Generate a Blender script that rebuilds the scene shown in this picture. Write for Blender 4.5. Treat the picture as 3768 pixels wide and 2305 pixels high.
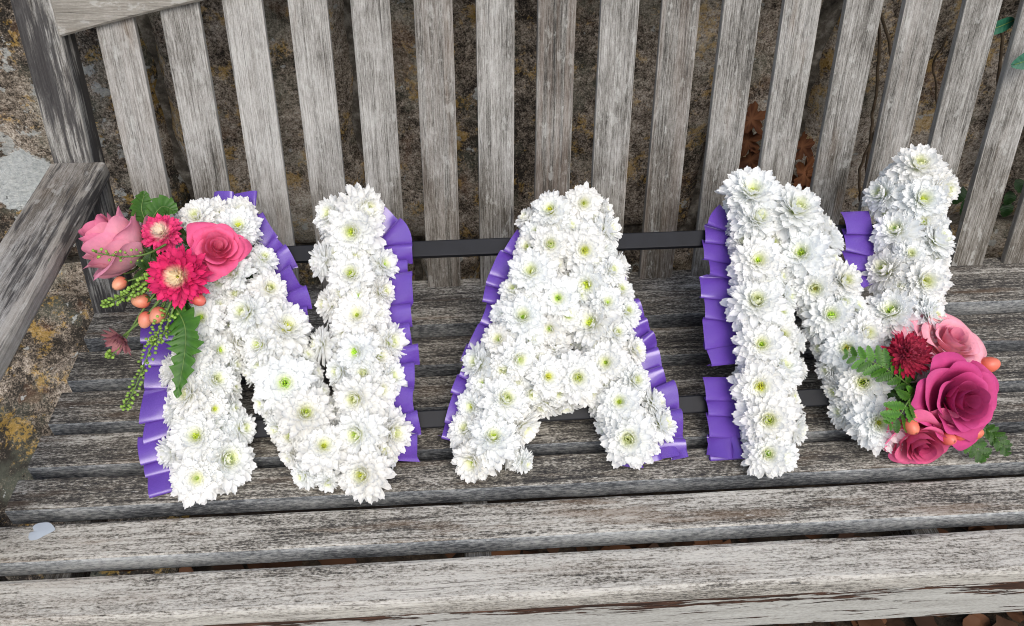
import bpy, math, random
from mathutils import Vector, Matrix, noise
random.seed(11)
VIEW=[(0.9986, -0.0512, -0.0089), (0.0407, 0.6643, 0.7464), (0.0323, 0.7457, -0.6655)]
for o in list(bpy.data.objects): bpy.data.objects.remove(o)
scene = bpy.context.scene
C = scene.collection

# ------------------------------------------------------------------ camera, sky, sun, exposure
cam = bpy.data.cameras.new('camera'); camo = bpy.data.objects.new('camera', cam); C.objects.link(camo)
cam.sensor_width = 36.0; cam.lens = 2874.69 / 3768 * 36
cam.shift_x = 155.03 / 3768; cam.shift_y = -50.62 / 3768
RX, RU, RF = [Vector(v) for v in VIEW]
camo.matrix_world = Matrix(((RX.x, RU.x, -RF.x, .65459), (RX.y, RU.y, -RF.y, -1.02304), (RX.z, RU.z, -RF.z, .86356), (0, 0, 0, 1)))
cam.clip_start = .01; cam.clip_end = 200
scene.camera = camo
SUN_EL, SUN_AZ = math.radians(48), math.radians(170)     # azimuth measured from +Y, clockwise
world = bpy.data.worlds.new('World'); scene.world = world; world.use_nodes = True
wn = world.node_tree.nodes; wn.clear()
sky = wn.new('ShaderNodeTexSky'); sky.sky_type = 'NISHITA'; sky.sun_disc = False
sky.sun_elevation = SUN_EL; sky.sun_rotation = SUN_AZ; sky.dust_density = 3.0; sky.air_density = 1.0; sky.ozone_density = .6
bg = wn.new('ShaderNodeBackground'); bg.inputs['Strength'].default_value = .14
wo = wn.new('ShaderNodeOutputWorld')
world.node_tree.links.new(sky.outputs[0], bg.inputs[0]); world.node_tree.links.new(bg.outputs[0], wo.inputs[0])
sl = bpy.data.lights.new('sun', 'SUN'); sl.energy = 1.5; sl.angle = math.radians(45); sl.color = (1, .985, .955)
so = bpy.data.objects.new('sun', sl); C.objects.link(so)
sd = Vector((math.sin(SUN_AZ) * math.cos(SUN_EL), math.cos(SUN_AZ) * math.cos(SUN_EL), math.sin(SUN_EL)))
so.rotation_euler = sd.to_track_quat('Z', 'Y').to_euler(); so.location = sd * 5
scene.view_settings.view_transform = 'Standard'; scene.view_settings.look = 'None'
scene.view_settings.exposure = 0.5; scene.view_settings.gamma = 1; scene.view_settings.use_curve_mapping = False
scene.render.engine = 'CYCLES'; scene.cycles.max_bounces = 12; scene.cycles.diffuse_bounces = 7; scene.cycles.transmission_bounces = 8; scene.cycles.use_denoising = True; scene.cycles.pixel_filter_type = 'BLACKMAN_HARRIS'; scene.cycles.filter_width = 1.05

# ------------------------------------------------------------------ measured positions (metres)
FLOWERS={
 'N1':[(0.3201, 0.3369, 0.0612, -0.1122, -0.0025, 0.9937, 1.0353, 0.0), (0.3768, 0.3201, 0.0585, 0.3026, 0.1086, 0.9469, 1.1741, 0.0), (0.4081, 0.2782, 0.0461, 0.617, 0.2215, 0.7551, 0.8592, 0.0), (0.418, 0.2325, 0.0522, 0.5002, 0.1796, 0.8471, 1.0237, 0.0), (0.3739, 0.2546, 0.059, -0.2762, -0.0991, 0.956, 1.0208, 0.0), (0.392, 0.1986, 0.058, -0.3185, -0.1143, 0.941, 1.3464, 0.0), (0.4394, 0.1759, 0.0512, 0.5227, 0.1839, 0.8325, 1.4853, 0.0), (0.41, 0.1547, 0.0591, -0.2677, -0.0942, 0.9589, 1.0662, 0.0), (0.4643, 0.1399, 0.0381, 0.7261, 0.2555, 0.6384, 0.8143, 0.0), (0.4421, 0.103, 0.0616, 0.0387, 0.0136, 0.9992, 1.5129, 0.0), (0.4683, 0.0615, 0.0594, 0.2317, 0.1421, 0.9623, 1.4378, 0.0), (0.4919, 0.0196, 0.0601, 0.1949, 0.1195, 0.9735, 1.2948, 0.0), (0.4948, -0.0255, 0.0448, 0.0912, -0.6737, 0.7334, 0.6504, 0.0), (0.5424, -0.0176, 0.0607, -0.1222, -0.1281, 0.9842, 1.3494, 0.0), (0.3319, 0.194, 0.0614, 0.1073, 0.0024, 0.9942, 1.1376, 0.0), (0.3222, 0.1424, 0.0607, -0.166, -0.0034, 0.9861, 1.1249, 0.0), (0.2875, 0.1304, 0.036, -0.8656, -0.0179, 0.5005, 1.0527, 0.0), (0.3491, 0.1123, 0.0542, 0.4763, 0.0098, 0.8792, 1.1252, 0.0), (0.3193, 0.0932, 0.0594, -0.2624, -0.0054, 0.9649, 1.1793, 0.0), (0.2905, 0.0786, 0.0362, -0.8404, -0.0173, 0.5417, 1.0406, 0.0), (0.3506, 0.0742, 0.0537, 0.4912, 0.0101, 0.871, 0.7879, 0.0), (0.3793, 0.0492, 0.0359, 0.9061, 0.0187, 0.4226, 1.0369, 0.0), (0.3315, 0.0386, 0.0617, 0.0135, 0.0003, 0.9999, 1.3563, 0.0), (0.2905, 0.0225, 0.036, -0.8564, -0.0177, 0.516, 1.0277, 0.0), (0.3625, 0.0093, 0.0429, 0.7035, 0.0145, 0.7106, 1.635, 0.0), (0.3331, -0.0126, 0.0614, 0.0292, -0.0845, 0.996, 1.2769, 0.0), (0.3526, 0.1514, 0.0505, 0.5687, 0.0125, 0.8224, 0.8711, 0.0), (0.3697, 0.165, 0.0359, 0.8636, 0.0189, 0.5037, 0.8862, 0.0), (0.4105, 0.0815, 0.0387, -0.7329, -0.2579, 0.6296, 0.8021, 0.0), (0.4291, 0.0463, 0.0443, -0.5916, -0.3628, 0.72, 0.726, 0.0), (0.445, 0.0111, 0.0385, -0.6623, -0.4061, 0.6297, 0.7906, 0.0), (0.4619, -0.0158, 0.0389, -0.6386, -0.4333, 0.636, 0.7859, 0.0), (0.5035, 0.3361, 0.0503, -0.5791, 0.0006, 0.8153, 1.1914, 0.0), (0.5473, 0.3386, 0.0544, 0.4672, 0.0612, 0.882, 1.3711, 0.0), (0.5329, 0.306, 0.0616, 0.0583, 0.0049, 0.9983, 1.5453, 0.0), (0.4875, 0.2739, 0.0359, -0.9031, -0.0766, 0.4226, 1.0926, 0.0), (0.5306, 0.2466, 0.0612, -0.1237, -0.0105, 0.9923, 1.2535, 0.0), (0.5696, 0.2639, 0.0376, 0.775, 0.0658, 0.6286, 1.0912, 0.0), (0.5679, 0.2244, 0.044, 0.6889, 0.0585, 0.7225, 0.993, 0.0), (0.4985, 0.212, 0.0359, -0.8417, -0.0714, 0.5352, 1.0786, 0.0), (0.5371, 0.1897, 0.0615, -0.0822, -0.007, 0.9966, 1.2379, 0.0), (0.4842, 0.1571, 0.0359, -0.9031, -0.0766, 0.4226, 1.0654, 0.0), (0.5364, 0.1403, 0.0606, -0.1826, -0.0043, 0.9832, 1.0921, 0.0), (0.5771, 0.1554, 0.0396, 0.7524, 0.0179, 0.6585, 1.2554, 0.0), (0.5124, 0.1173, 0.0427, -0.7179, -0.017, 0.6959, 1.0503, 0.0), (0.5793, 0.1086, 0.0381, 0.7711, 0.0183, 0.6365, 1.1092, 0.0), (0.5354, 0.0793, 0.0599, -0.2412, -0.0057, 0.9705, 1.2884, 0.0), (0.537, 0.0334, 0.06, -0.2286, -0.0054, 0.9735, 1.3659, 0.0), (0.5779, 0.0341, 0.0423, 0.7167, 0.017, 0.6972, 1.3517, 0.0), (0.3444, 0.3445, 0.045, 0.4225, 0.0093, 0.9063, 0.8854, 1.0), (0.3051, 0.3106, 0.045, -0.4225, -0.0093, 0.9063, 0.8655, 1.0), (0.3451, 0.3115, 0.045, 0.4225, 0.0093, 0.9063, 0.9094, 1.0), (0.3253, 0.3001, 0.053, 0.0, 0.0, 1.0, 0.8732, 1.0), (0.3058, 0.2776, 0.045, -0.4225, -0.0093, 0.9063, 0.86, 1.0), (0.3458, 0.2785, 0.045, 0.4225, 0.0093, 0.9063, 0.9102, 1.0), (0.3261, 0.2671, 0.053, 0.0, 0.0, 1.0, 0.9877, 1.0), (0.3066, 0.2447, 0.045, -0.4225, -0.0093, 0.9063, 0.9701, 1.0), (0.3465, 0.2455, 0.045, 0.4225, 0.0093, 0.9063, 0.9648, 1.0), (0.3268, 0.2341, 0.053, 0.0, 0.0, 1.0, 0.8833, 1.0), (0.3073, 0.2117, 0.045, -0.4225, -0.0093, 0.9063, 0.9305, 1.0), (0.3473, 0.2125, 0.045, 0.4225, 0.0093, 0.9063, 0.8915, 1.0), (0.308, 0.1787, 0.045, -0.4225, -0.0093, 0.9063, 0.8759, 1.0), (0.3282, 0.1681, 0.053, 0.0, 0.0, 1.0, 0.8659, 1.0), (0.3093, 0.1161, 0.045, -0.4225, -0.0087, 0.9063, 0.8822, 1.0), (0.3105, 0.0612, 0.045, -0.4225, -0.0087, 0.9063, 0.9891, 1.0), (0.3507, 0.051, 0.045, 0.4225, 0.0087, 0.9063, 0.9743, 1.0), (0.3116, 0.0062, 0.045, -0.4225, -0.0087, 0.9063, 0.971, 1.0), (0.3751, 0.3456, 0.045, 0.3978, 0.1428, 0.9063, 0.9701, 1.0), (0.3711, 0.2974, 0.053, 0.0, 0.0, 1.0, 0.879, 1.0), (0.3746, 0.2286, 0.045, -0.3978, -0.1428, 0.9063, 0.8965, 1.0), (0.4271, 0.2007, 0.045, 0.3978, 0.1428, 0.9063, 0.944, 1.0), (0.412, 0.1835, 0.053, 0.0, 0.0, 1.0, 0.9598, 1.0), (0.4093, 0.1309, 0.045, -0.3987, -0.1403, 0.9063, 0.9782, 1.0), (0.4318, 0.1272, 0.053, 0.0, 0.0, 1.0, 0.982, 1.0), (0.4653, 0.0923, 0.045, 0.3987, 0.1403, 0.9063, 0.863, 1.0), (0.4501, 0.0753, 0.053, 0.0, 0.0, 1.0, 0.9409, 1.0), (0.4487, 0.0343, 0.045, -0.3603, -0.2209, 0.9063, 0.9508, 1.0), (0.4715, 0.0353, 0.053, 0.0, 0.0, 1.0, 0.9259, 1.0), (0.5099, 0.3125, 0.045, -0.4211, -0.0357, 0.9063, 0.8767, 1.0), (0.5127, 0.2796, 0.045, -0.4211, -0.0357, 0.9063, 0.921, 1.0), (0.5526, 0.283, 0.045, 0.4211, 0.0357, 0.9063, 0.8634, 1.0), (0.5336, 0.2703, 0.053, 0.0, 0.0, 1.0, 0.9902, 1.0), (0.5174, 0.2248, 0.045, -0.4211, -0.0357, 0.9063, 0.9798, 1.0), (0.5382, 0.2155, 0.053, 0.0, 0.0, 1.0, 0.9321, 1.0), (0.56, 0.1953, 0.045, 0.4211, 0.0357, 0.9063, 0.895, 1.0), (0.522, 0.17, 0.045, -0.4211, -0.0357, 0.9063, 0.9863, 1.0), (0.5638, 0.1345, 0.045, 0.4225, 0.01, 0.9063, 0.9359, 1.0), (0.5443, 0.1121, 0.053, 0.0, 0.0, 1.0, 0.9823, 1.0), (0.5648, 0.0906, 0.045, 0.4225, 0.01, 0.9063, 0.9772, 1.0), (0.5256, 0.0566, 0.045, -0.4225, -0.01, 0.9063, 0.9263, 1.0), (0.5656, 0.0576, 0.045, 0.4225, 0.01, 0.9063, 0.9121, 1.0), (0.5267, 0.0126, 0.045, -0.4225, -0.01, 0.9063, 0.9398, 1.0), (0.5667, 0.0136, 0.045, 0.4225, 0.01, 0.9063, 0.9147, 1.0), (0.29, 0.3373, 0.0273, -0.961, -0.0211, 0.2756, 0.8888, 1.0), (0.2907, 0.3073, 0.0325, -0.961, -0.0211, 0.2756, 0.8469, 1.0), (0.2913, 0.2773, 0.0264, -0.961, -0.0211, 0.2756, 0.9402, 1.0), (0.292, 0.2473, 0.0282, -0.961, -0.0211, 0.2756, 0.9255, 1.0), (0.3006, 0.2175, 0.0298, -0.961, -0.0211, 0.2756, 0.6611, 1.0), (0.3013, 0.1875, 0.034, -0.961, -0.0211, 0.2756, 0.6435, 1.0), (0.302, 0.1575, 0.0293, -0.961, -0.0211, 0.2756, 0.6443, 1.0), (0.3025, 0.133, 0.0311, -0.9611, -0.0198, 0.2756, 0.6532, 1.0), (0.3031, 0.103, 0.0288, -0.9611, -0.0198, 0.2756, 0.7096, 1.0), (0.3037, 0.073, 0.0286, -0.9611, -0.0198, 0.2756, 0.687, 1.0), (0.3043, 0.043, 0.0332, -0.9611, -0.0198, 0.2756, 0.6321, 1.0), (0.305, 0.013, 0.0265, -0.9611, -0.0198, 0.2756, 0.6475, 1.0), (0.3616, 0.2189, 0.0321, 0.961, 0.0211, 0.2756, 0.9385, 1.0), (0.3623, 0.1889, 0.0279, 0.961, 0.0211, 0.2756, 0.893, 1.0), (0.3629, 0.1589, 0.0274, 0.961, 0.0211, 0.2756, 0.9134, 1.0), (0.3635, 0.1343, 0.0263, 0.9611, 0.0198, 0.2756, 0.9516, 1.0), (0.3641, 0.1043, 0.0332, 0.9611, 0.0198, 0.2756, 0.9928, 1.0), (0.3647, 0.0743, 0.0319, 0.9611, 0.0198, 0.2756, 0.9936, 1.0), (0.3653, 0.0443, 0.0261, 0.9611, 0.0198, 0.2756, 0.8862, 1.0), (0.3659, 0.0143, 0.0337, 0.9611, 0.0198, 0.2756, 0.964, 1.0), (0.3239, 0.3661, 0.024, -0.0211, 0.961, 0.2756, 0.8, 1.0), (0.3324, -0.0313, 0.024, 0.0198, -0.9611, 0.2756, 0.8, 1.0), (0.3864, 0.1525, 0.0293, -0.9068, -0.3191, 0.2756, 0.9909, 1.0), (0.3963, 0.1242, 0.031, -0.9068, -0.3191, 0.2756, 0.9709, 1.0), (0.4063, 0.0959, 0.0283, -0.9068, -0.3191, 0.2756, 0.8706, 1.0), (0.4162, 0.0676, 0.0296, -0.9068, -0.3191, 0.2756, 0.8618, 1.0), (0.428, 0.0403, 0.0291, -0.8195, -0.5025, 0.2756, 0.9939, 1.0), (0.4437, 0.0148, 0.0287, -0.8195, -0.5025, 0.2756, 0.8415, 1.0), (0.4593, -0.0108, 0.0264, -0.8195, -0.5025, 0.2756, 0.8671, 1.0), (0.3832, 0.3422, 0.0323, 0.9047, 0.3247, 0.2756, 0.6635, 1.0), (0.3933, 0.3139, 0.0283, 0.9047, 0.3247, 0.2756, 0.6317, 1.0), (0.4035, 0.2857, 0.0339, 0.9047, 0.3247, 0.2756, 0.6709, 1.0), (0.4136, 0.2574, 0.0277, 0.9047, 0.3247, 0.2756, 0.6271, 1.0), (0.4237, 0.2292, 0.0264, 0.9047, 0.3247, 0.2756, 0.6402, 1.0), (0.4339, 0.201, 0.0314, 0.9047, 0.3247, 0.2756, 0.638, 1.0), (0.4439, 0.1727, 0.0263, 0.9068, 0.3191, 0.2756, 0.6789, 1.0), (0.4614, 0.1471, 0.028, 0.9068, 0.3191, 0.2756, 0.9996, 1.0), (0.4714, 0.1188, 0.027, 0.9068, 0.3191, 0.2756, 0.9247, 1.0), (0.4813, 0.0905, 0.0322, 0.9068, 0.3191, 0.2756, 0.9055, 1.0), (0.492, 0.0679, 0.0339, 0.8195, 0.5025, 0.2756, 0.9164, 1.0), (0.5077, 0.0423, 0.0279, 0.8195, 0.5025, 0.2756, 0.9057, 1.0), (0.5023, -0.0149, 0.024, 0.5025, -0.8195, 0.2756, 0.8, 1.0), (0.4941, 0.3272, 0.0263, -0.9578, -0.0813, 0.2756, 0.9074, 1.0), (0.5046, 0.298, 0.028, -0.9578, -0.0813, 0.2756, 0.7267, 1.0), (0.5072, 0.2681, 0.0326, -0.9578, -0.0813, 0.2756, 0.6798, 1.0), (0.5097, 0.2382, 0.0263, -0.9578, -0.0813, 0.2756, 0.6505, 1.0), (0.5122, 0.2083, 0.0279, -0.9578, -0.0813, 0.2756, 0.645, 1.0), (0.5148, 0.1784, 0.0279, -0.9578, -0.0813, 0.2756, 0.7244, 1.0), (0.5089, 0.1492, 0.0271, -0.961, -0.0228, 0.2756, 0.8482, 1.0), (0.5096, 0.1193, 0.0334, -0.961, -0.0228, 0.2756, 0.9305, 1.0), (0.5103, 0.0893, 0.0339, -0.961, -0.0228, 0.2756, 0.9045, 1.0), (0.5549, 0.3323, 0.0332, 0.9578, 0.0813, 0.2756, 0.6985, 1.0), (0.5574, 0.3025, 0.0323, 0.9578, 0.0813, 0.2756, 0.7094, 1.0), (0.56, 0.2726, 0.03, 0.9578, 0.0813, 0.2756, 0.6311, 1.0), (0.5625, 0.2427, 0.0277, 0.9578, 0.0813, 0.2756, 0.7249, 1.0), (0.5651, 0.2128, 0.0332, 0.9578, 0.0813, 0.2756, 0.7309, 1.0), (0.5676, 0.1829, 0.0287, 0.9578, 0.0813, 0.2756, 0.6988, 1.0), (0.5699, 0.1507, 0.0324, 0.961, 0.0228, 0.2756, 0.6971, 1.0), (0.5706, 0.1207, 0.0325, 0.961, 0.0228, 0.2756, 0.6834, 1.0), (0.5713, 0.0907, 0.0312, 0.961, 0.0228, 0.2756, 0.7023, 1.0), (0.572, 0.0607, 0.0281, 0.961, 0.0228, 0.2756, 0.7307, 1.0), (0.5728, 0.0307, 0.0337, 0.961, 0.0228, 0.2756, 0.6289, 1.0), (0.5735, 0.0007, 0.0338, 0.961, 0.0228, 0.2756, 0.7354, 1.0), (0.5261, 0.358, 0.024, -0.0813, 0.9578, 0.2756, 0.8, 1.0), (0.5478, -0.0345, 0.024, 0.0228, -0.961, 0.2756, 0.8, 1.0)],
 'A':[(0.8075, 0.3262, 0.0566, -0.3356, 0.2123, 0.9178, 1.1922, 0.0), (0.8521, 0.3348, 0.0605, 0.1844, 0.0313, 0.9823, 1.0516, 0.0), (0.7756, 0.3243, 0.0359, -0.7379, 0.4667, 0.4876, 0.7848, 0.0), (0.8019, 0.2771, 0.0612, 0.1151, -0.0473, 0.9922, 1.1333, 0.0), (0.8482, 0.2677, 0.0606, -0.1895, -0.0322, 0.9814, 1.2714, 0.0), (0.8826, 0.3, 0.0434, 0.7054, 0.1198, 0.6986, 1.1317, 0.0), (0.7742, 0.2391, 0.0609, -0.1439, 0.0591, 0.9878, 1.3425, 0.0), (0.8079, 0.2021, 0.0597, -0.2569, 0.0163, 0.9663, 1.1985, 0.0), (0.8513, 0.2224, 0.0522, -0.4741, -0.2388, 0.8475, 1.3103, 0.0), (0.8832, 0.2378, 0.0582, 0.2924, 0.1473, 0.9449, 0.8541, 0.0), (0.7585, 0.1767, 0.0615, 0.0684, -0.0267, 0.9973, 1.2825, 0.0), (0.8548, 0.1668, 0.0512, -0.5533, -0.0231, 0.8326, 1.4732, 0.0), (0.725, 0.1494, 0.0552, -0.417, 0.1627, 0.8942, 0.917, 0.0), (0.802, 0.1392, 0.0359, -0.4137, -0.6906, 0.5933, 0.7963, 0.0), (0.7962, 0.1624, 0.0483, -0.5816, -0.2016, 0.7881, 0.8457, 0.0), (0.6975, 0.1209, 0.0401, -0.6987, 0.2727, 0.6614, 1.195, 0.0), (0.7485, 0.1217, 0.0582, 0.3121, -0.1218, 0.9422, 1.1235, 0.0), (0.7856, 0.096, 0.0616, -0.0028, -0.0631, 0.998, 1.0617, 0.0), (0.8253, 0.0934, 0.0615, -0.0037, -0.0843, 0.9964, 1.2485, 0.0), (0.8649, 0.1119, 0.0572, -0.3781, -0.0158, 0.9256, 1.1798, 0.0), (0.9079, 0.1283, 0.0469, 0.6519, 0.0272, 0.7578, 0.8162, 0.0), (0.9, 0.1811, 0.0521, 0.5368, 0.0224, 0.8434, 0.8899, 0.0), (0.8998, 0.0869, 0.0584, 0.3134, 0.0752, 0.9466, 0.9599, 0.0), (0.7272, 0.0683, 0.0596, 0.2506, -0.0668, 0.9658, 1.3453, 0.0), (0.8782, 0.0589, 0.0577, -0.349, -0.0838, 0.9334, 1.1659, 0.0), (0.9281, 0.0584, 0.0409, 0.733, 0.1759, 0.6571, 0.9706, 0.0), (0.685, 0.0631, 0.0455, -0.6466, 0.1723, 0.7431, 0.9601, 0.0), (0.6771, 0.0339, 0.0454, -0.6486, 0.1729, 0.7412, 1.1126, 0.0), (0.7096, 0.0195, 0.061, 0.143, -0.0381, 0.989, 1.328, 0.0), (0.7498, 0.034, 0.0359, 0.8304, -0.2213, 0.5113, 1.2324, 0.0), (0.8874, 0.0116, 0.0564, -0.3895, -0.1221, 0.9129, 1.4704, 0.0), (0.9341, 0.0295, 0.0419, 0.7185, 0.1725, 0.6738, 1.1243, 0.0), (0.683, -0.0073, 0.0485, -0.4298, -0.4393, 0.7888, 1.1517, 0.0), (0.7512, -0.0123, 0.0359, 0.8178, -0.3906, 0.4226, 0.6629, 0.0), (0.8726, 0.1921, 0.0613, -0.1097, -0.0046, 0.9939, 0.9517, 0.0), (0.8805, 0.1503, 0.0616, 0.0443, 0.0018, 0.999, 0.8353, 0.0), (0.8869, 0.3328, 0.0359, 0.8518, 0.1446, 0.5036, 0.8604, 0.0), (0.8324, 0.3053, 0.0568, 0.332, -0.21, 0.9196, 0.8384, 0.0), (0.8094, 0.299, 0.053, 0.0, -0.0, 1.0, 0.9503, 1.0), (0.7866, 0.3004, 0.045, -0.3572, 0.2259, 0.9063, 0.8567, 1.0), (0.7758, 0.2791, 0.045, -0.3909, 0.1606, 0.9063, 0.9848, 1.0), (0.8086, 0.2538, 0.045, 0.3909, -0.1606, 0.9063, 0.8691, 1.0), (0.7961, 0.2232, 0.045, 0.3909, -0.1606, 0.9063, 0.9953, 1.0), (0.7507, 0.2181, 0.045, -0.3909, 0.1606, 0.9063, 0.9501, 1.0), (0.765, 0.2003, 0.053, 0.0, -0.0, 1.0, 0.8591, 1.0), (0.7382, 0.1876, 0.045, -0.3909, 0.1606, 0.9063, 0.8751, 1.0), (0.7672, 0.152, 0.045, 0.3937, -0.1536, 0.9063, 0.9453, 1.0), (0.7286, 0.1081, 0.053, 0.0, -0.0, 1.0, 0.9354, 1.0), (0.7432, 0.0905, 0.045, 0.3937, -0.1536, 0.9063, 0.962, 1.0), (0.7017, 0.0903, 0.045, -0.4084, 0.1088, 0.9063, 0.9891, 1.0), (0.7097, 0.0427, 0.053, 0.0, -0.0, 1.0, 0.8828, 1.0), (0.8678, 0.3174, 0.045, 0.4167, 0.0708, 0.9063, 0.8505, 1.0), (0.8518, 0.2924, 0.053, 0.0, 0.0, 1.0, 0.9884, 1.0), (0.8752, 0.274, 0.045, 0.4167, 0.0708, 0.9063, 0.852, 1.0), (0.8623, 0.2499, 0.053, 0.0, 0.0, 1.0, 0.9815, 1.0), (0.8961, 0.213, 0.045, 0.4223, 0.0176, 0.9063, 0.8674, 1.0), (0.8594, 0.1344, 0.045, -0.4223, -0.0176, 0.9063, 0.9715, 1.0), (0.866, 0.0863, 0.045, -0.4109, -0.0986, 0.9063, 0.9674, 1.0), (0.8789, 0.0328, 0.045, -0.4109, -0.0986, 0.9063, 0.9817, 1.0), (0.7667, 0.0794, 0.045, -0.0186, -0.4222, 0.9063, 0.9326, 1.0), (0.7794, 0.1188, 0.045, 0.0186, 0.4222, 0.9063, 0.9818, 1.0), (0.7997, 0.0779, 0.045, -0.0186, -0.4222, 0.9063, 0.8803, 1.0), (0.8124, 0.1174, 0.045, 0.0186, 0.4222, 0.9063, 0.9507, 1.0), (0.8436, 0.076, 0.045, -0.0186, -0.4222, 0.9063, 0.8996, 1.0), (0.8381, 0.2033, 0.045, 0.4207, 0.04, 0.9063, 0.9838, 1.0), (0.8203, 0.1795, 0.053, 0.0, 0.0, 1.0, 0.966, 1.0), (0.8006, 0.3496, 0.0298, -0.8124, 0.5139, 0.2756, 0.9242, 1.0), (0.7913, 0.3199, 0.0262, -0.8124, 0.5139, 0.2756, 0.6241, 1.0), (0.7717, 0.2862, 0.0308, -0.8891, 0.3654, 0.2756, 0.6787, 1.0), (0.7603, 0.2585, 0.0329, -0.8891, 0.3654, 0.2756, 0.693, 1.0), (0.7489, 0.2307, 0.0271, -0.8891, 0.3654, 0.2756, 0.6635, 1.0), (0.7375, 0.203, 0.0321, -0.8891, 0.3654, 0.2756, 0.6828, 1.0), (0.7261, 0.1745, 0.0261, -0.8955, 0.3495, 0.2756, 0.7205, 1.0), (0.7152, 0.1466, 0.0326, -0.8955, 0.3495, 0.2756, 0.6302, 1.0), (0.7043, 0.1186, 0.0303, -0.8955, 0.3495, 0.2756, 0.6657, 1.0), (0.6967, 0.0969, 0.0323, -0.9288, 0.2476, 0.2756, 0.6573, 1.0), (0.6889, 0.0679, 0.0279, -0.9288, 0.2476, 0.2756, 0.6784, 1.0), (0.6812, 0.0389, 0.0337, -0.9288, 0.2476, 0.2756, 0.6314, 1.0), (0.8205, 0.2445, 0.0269, 0.8891, -0.3654, 0.2756, 0.9394, 1.0), (0.7865, 0.1617, 0.0331, 0.8955, -0.3495, 0.2756, 0.922, 1.0), (0.7756, 0.1337, 0.0295, 0.8955, -0.3495, 0.2756, 0.9773, 1.0), (0.7505, 0.0618, 0.0322, 0.9288, -0.2476, 0.2756, 0.8507, 1.0), (0.7427, 0.0328, 0.0331, 0.9288, -0.2476, 0.2756, 0.8713, 1.0), (0.735, 0.0038, 0.0284, 0.9288, -0.2476, 0.2756, 0.9738, 1.0), (0.6957, -0.0098, 0.024, -0.2476, -0.9288, 0.2756, 0.8, 1.0), (0.8444, 0.1458, 0.0294, -0.9604, -0.04, 0.2756, 0.9677, 1.0), (0.8575, 0.0595, 0.0273, -0.9347, -0.2244, 0.2756, 0.9799, 1.0), (0.8645, 0.0304, 0.0274, -0.9347, -0.2244, 0.2756, 0.8639, 1.0), (0.8794, 0.3356, 0.03, 0.9477, 0.1609, 0.2756, 0.8942, 1.0), (0.8844, 0.306, 0.0303, 0.9477, 0.1609, 0.2756, 0.9847, 1.0), (0.8895, 0.2765, 0.0317, 0.9477, 0.1609, 0.2756, 0.8409, 1.0), (0.8998, 0.252, 0.0285, 0.8585, 0.4324, 0.2756, 0.9272, 1.0), (0.9024, 0.2183, 0.0299, 0.9604, 0.04, 0.2756, 0.7059, 1.0), (0.9037, 0.1883, 0.0299, 0.9604, 0.04, 0.2756, 0.6291, 1.0), (0.9049, 0.1584, 0.028, 0.9604, 0.04, 0.2756, 0.7217, 1.0), (0.9062, 0.1284, 0.0289, 0.9604, 0.04, 0.2756, 0.712, 1.0), (0.9098, 0.1029, 0.0339, 0.9347, 0.2244, 0.2756, 0.6952, 1.0), (0.9168, 0.0738, 0.0314, 0.9347, 0.2244, 0.2756, 0.6931, 1.0), (0.9238, 0.0446, 0.0285, 0.9347, 0.2244, 0.2756, 0.7295, 1.0), (0.9084, -0.0048, 0.024, 0.2244, -0.9347, 0.2756, 0.8, 1.0), (0.782, 0.0642, 0.0297, -0.0423, -0.9603, 0.2756, 0.9858, 1.0), (0.812, 0.0629, 0.0284, -0.0423, -0.9603, 0.2756, 0.9788, 1.0), (0.805, 0.1322, 0.0323, 0.0423, 0.9603, 0.2756, 0.9381, 1.0), (0.8161, 0.2233, 0.024, -0.0911, 0.9569, 0.2756, 0.8, 1.0), (0.8232, 0.1491, 0.024, 0.0911, -0.9569, 0.2756, 0.8, 1.0)],
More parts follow.
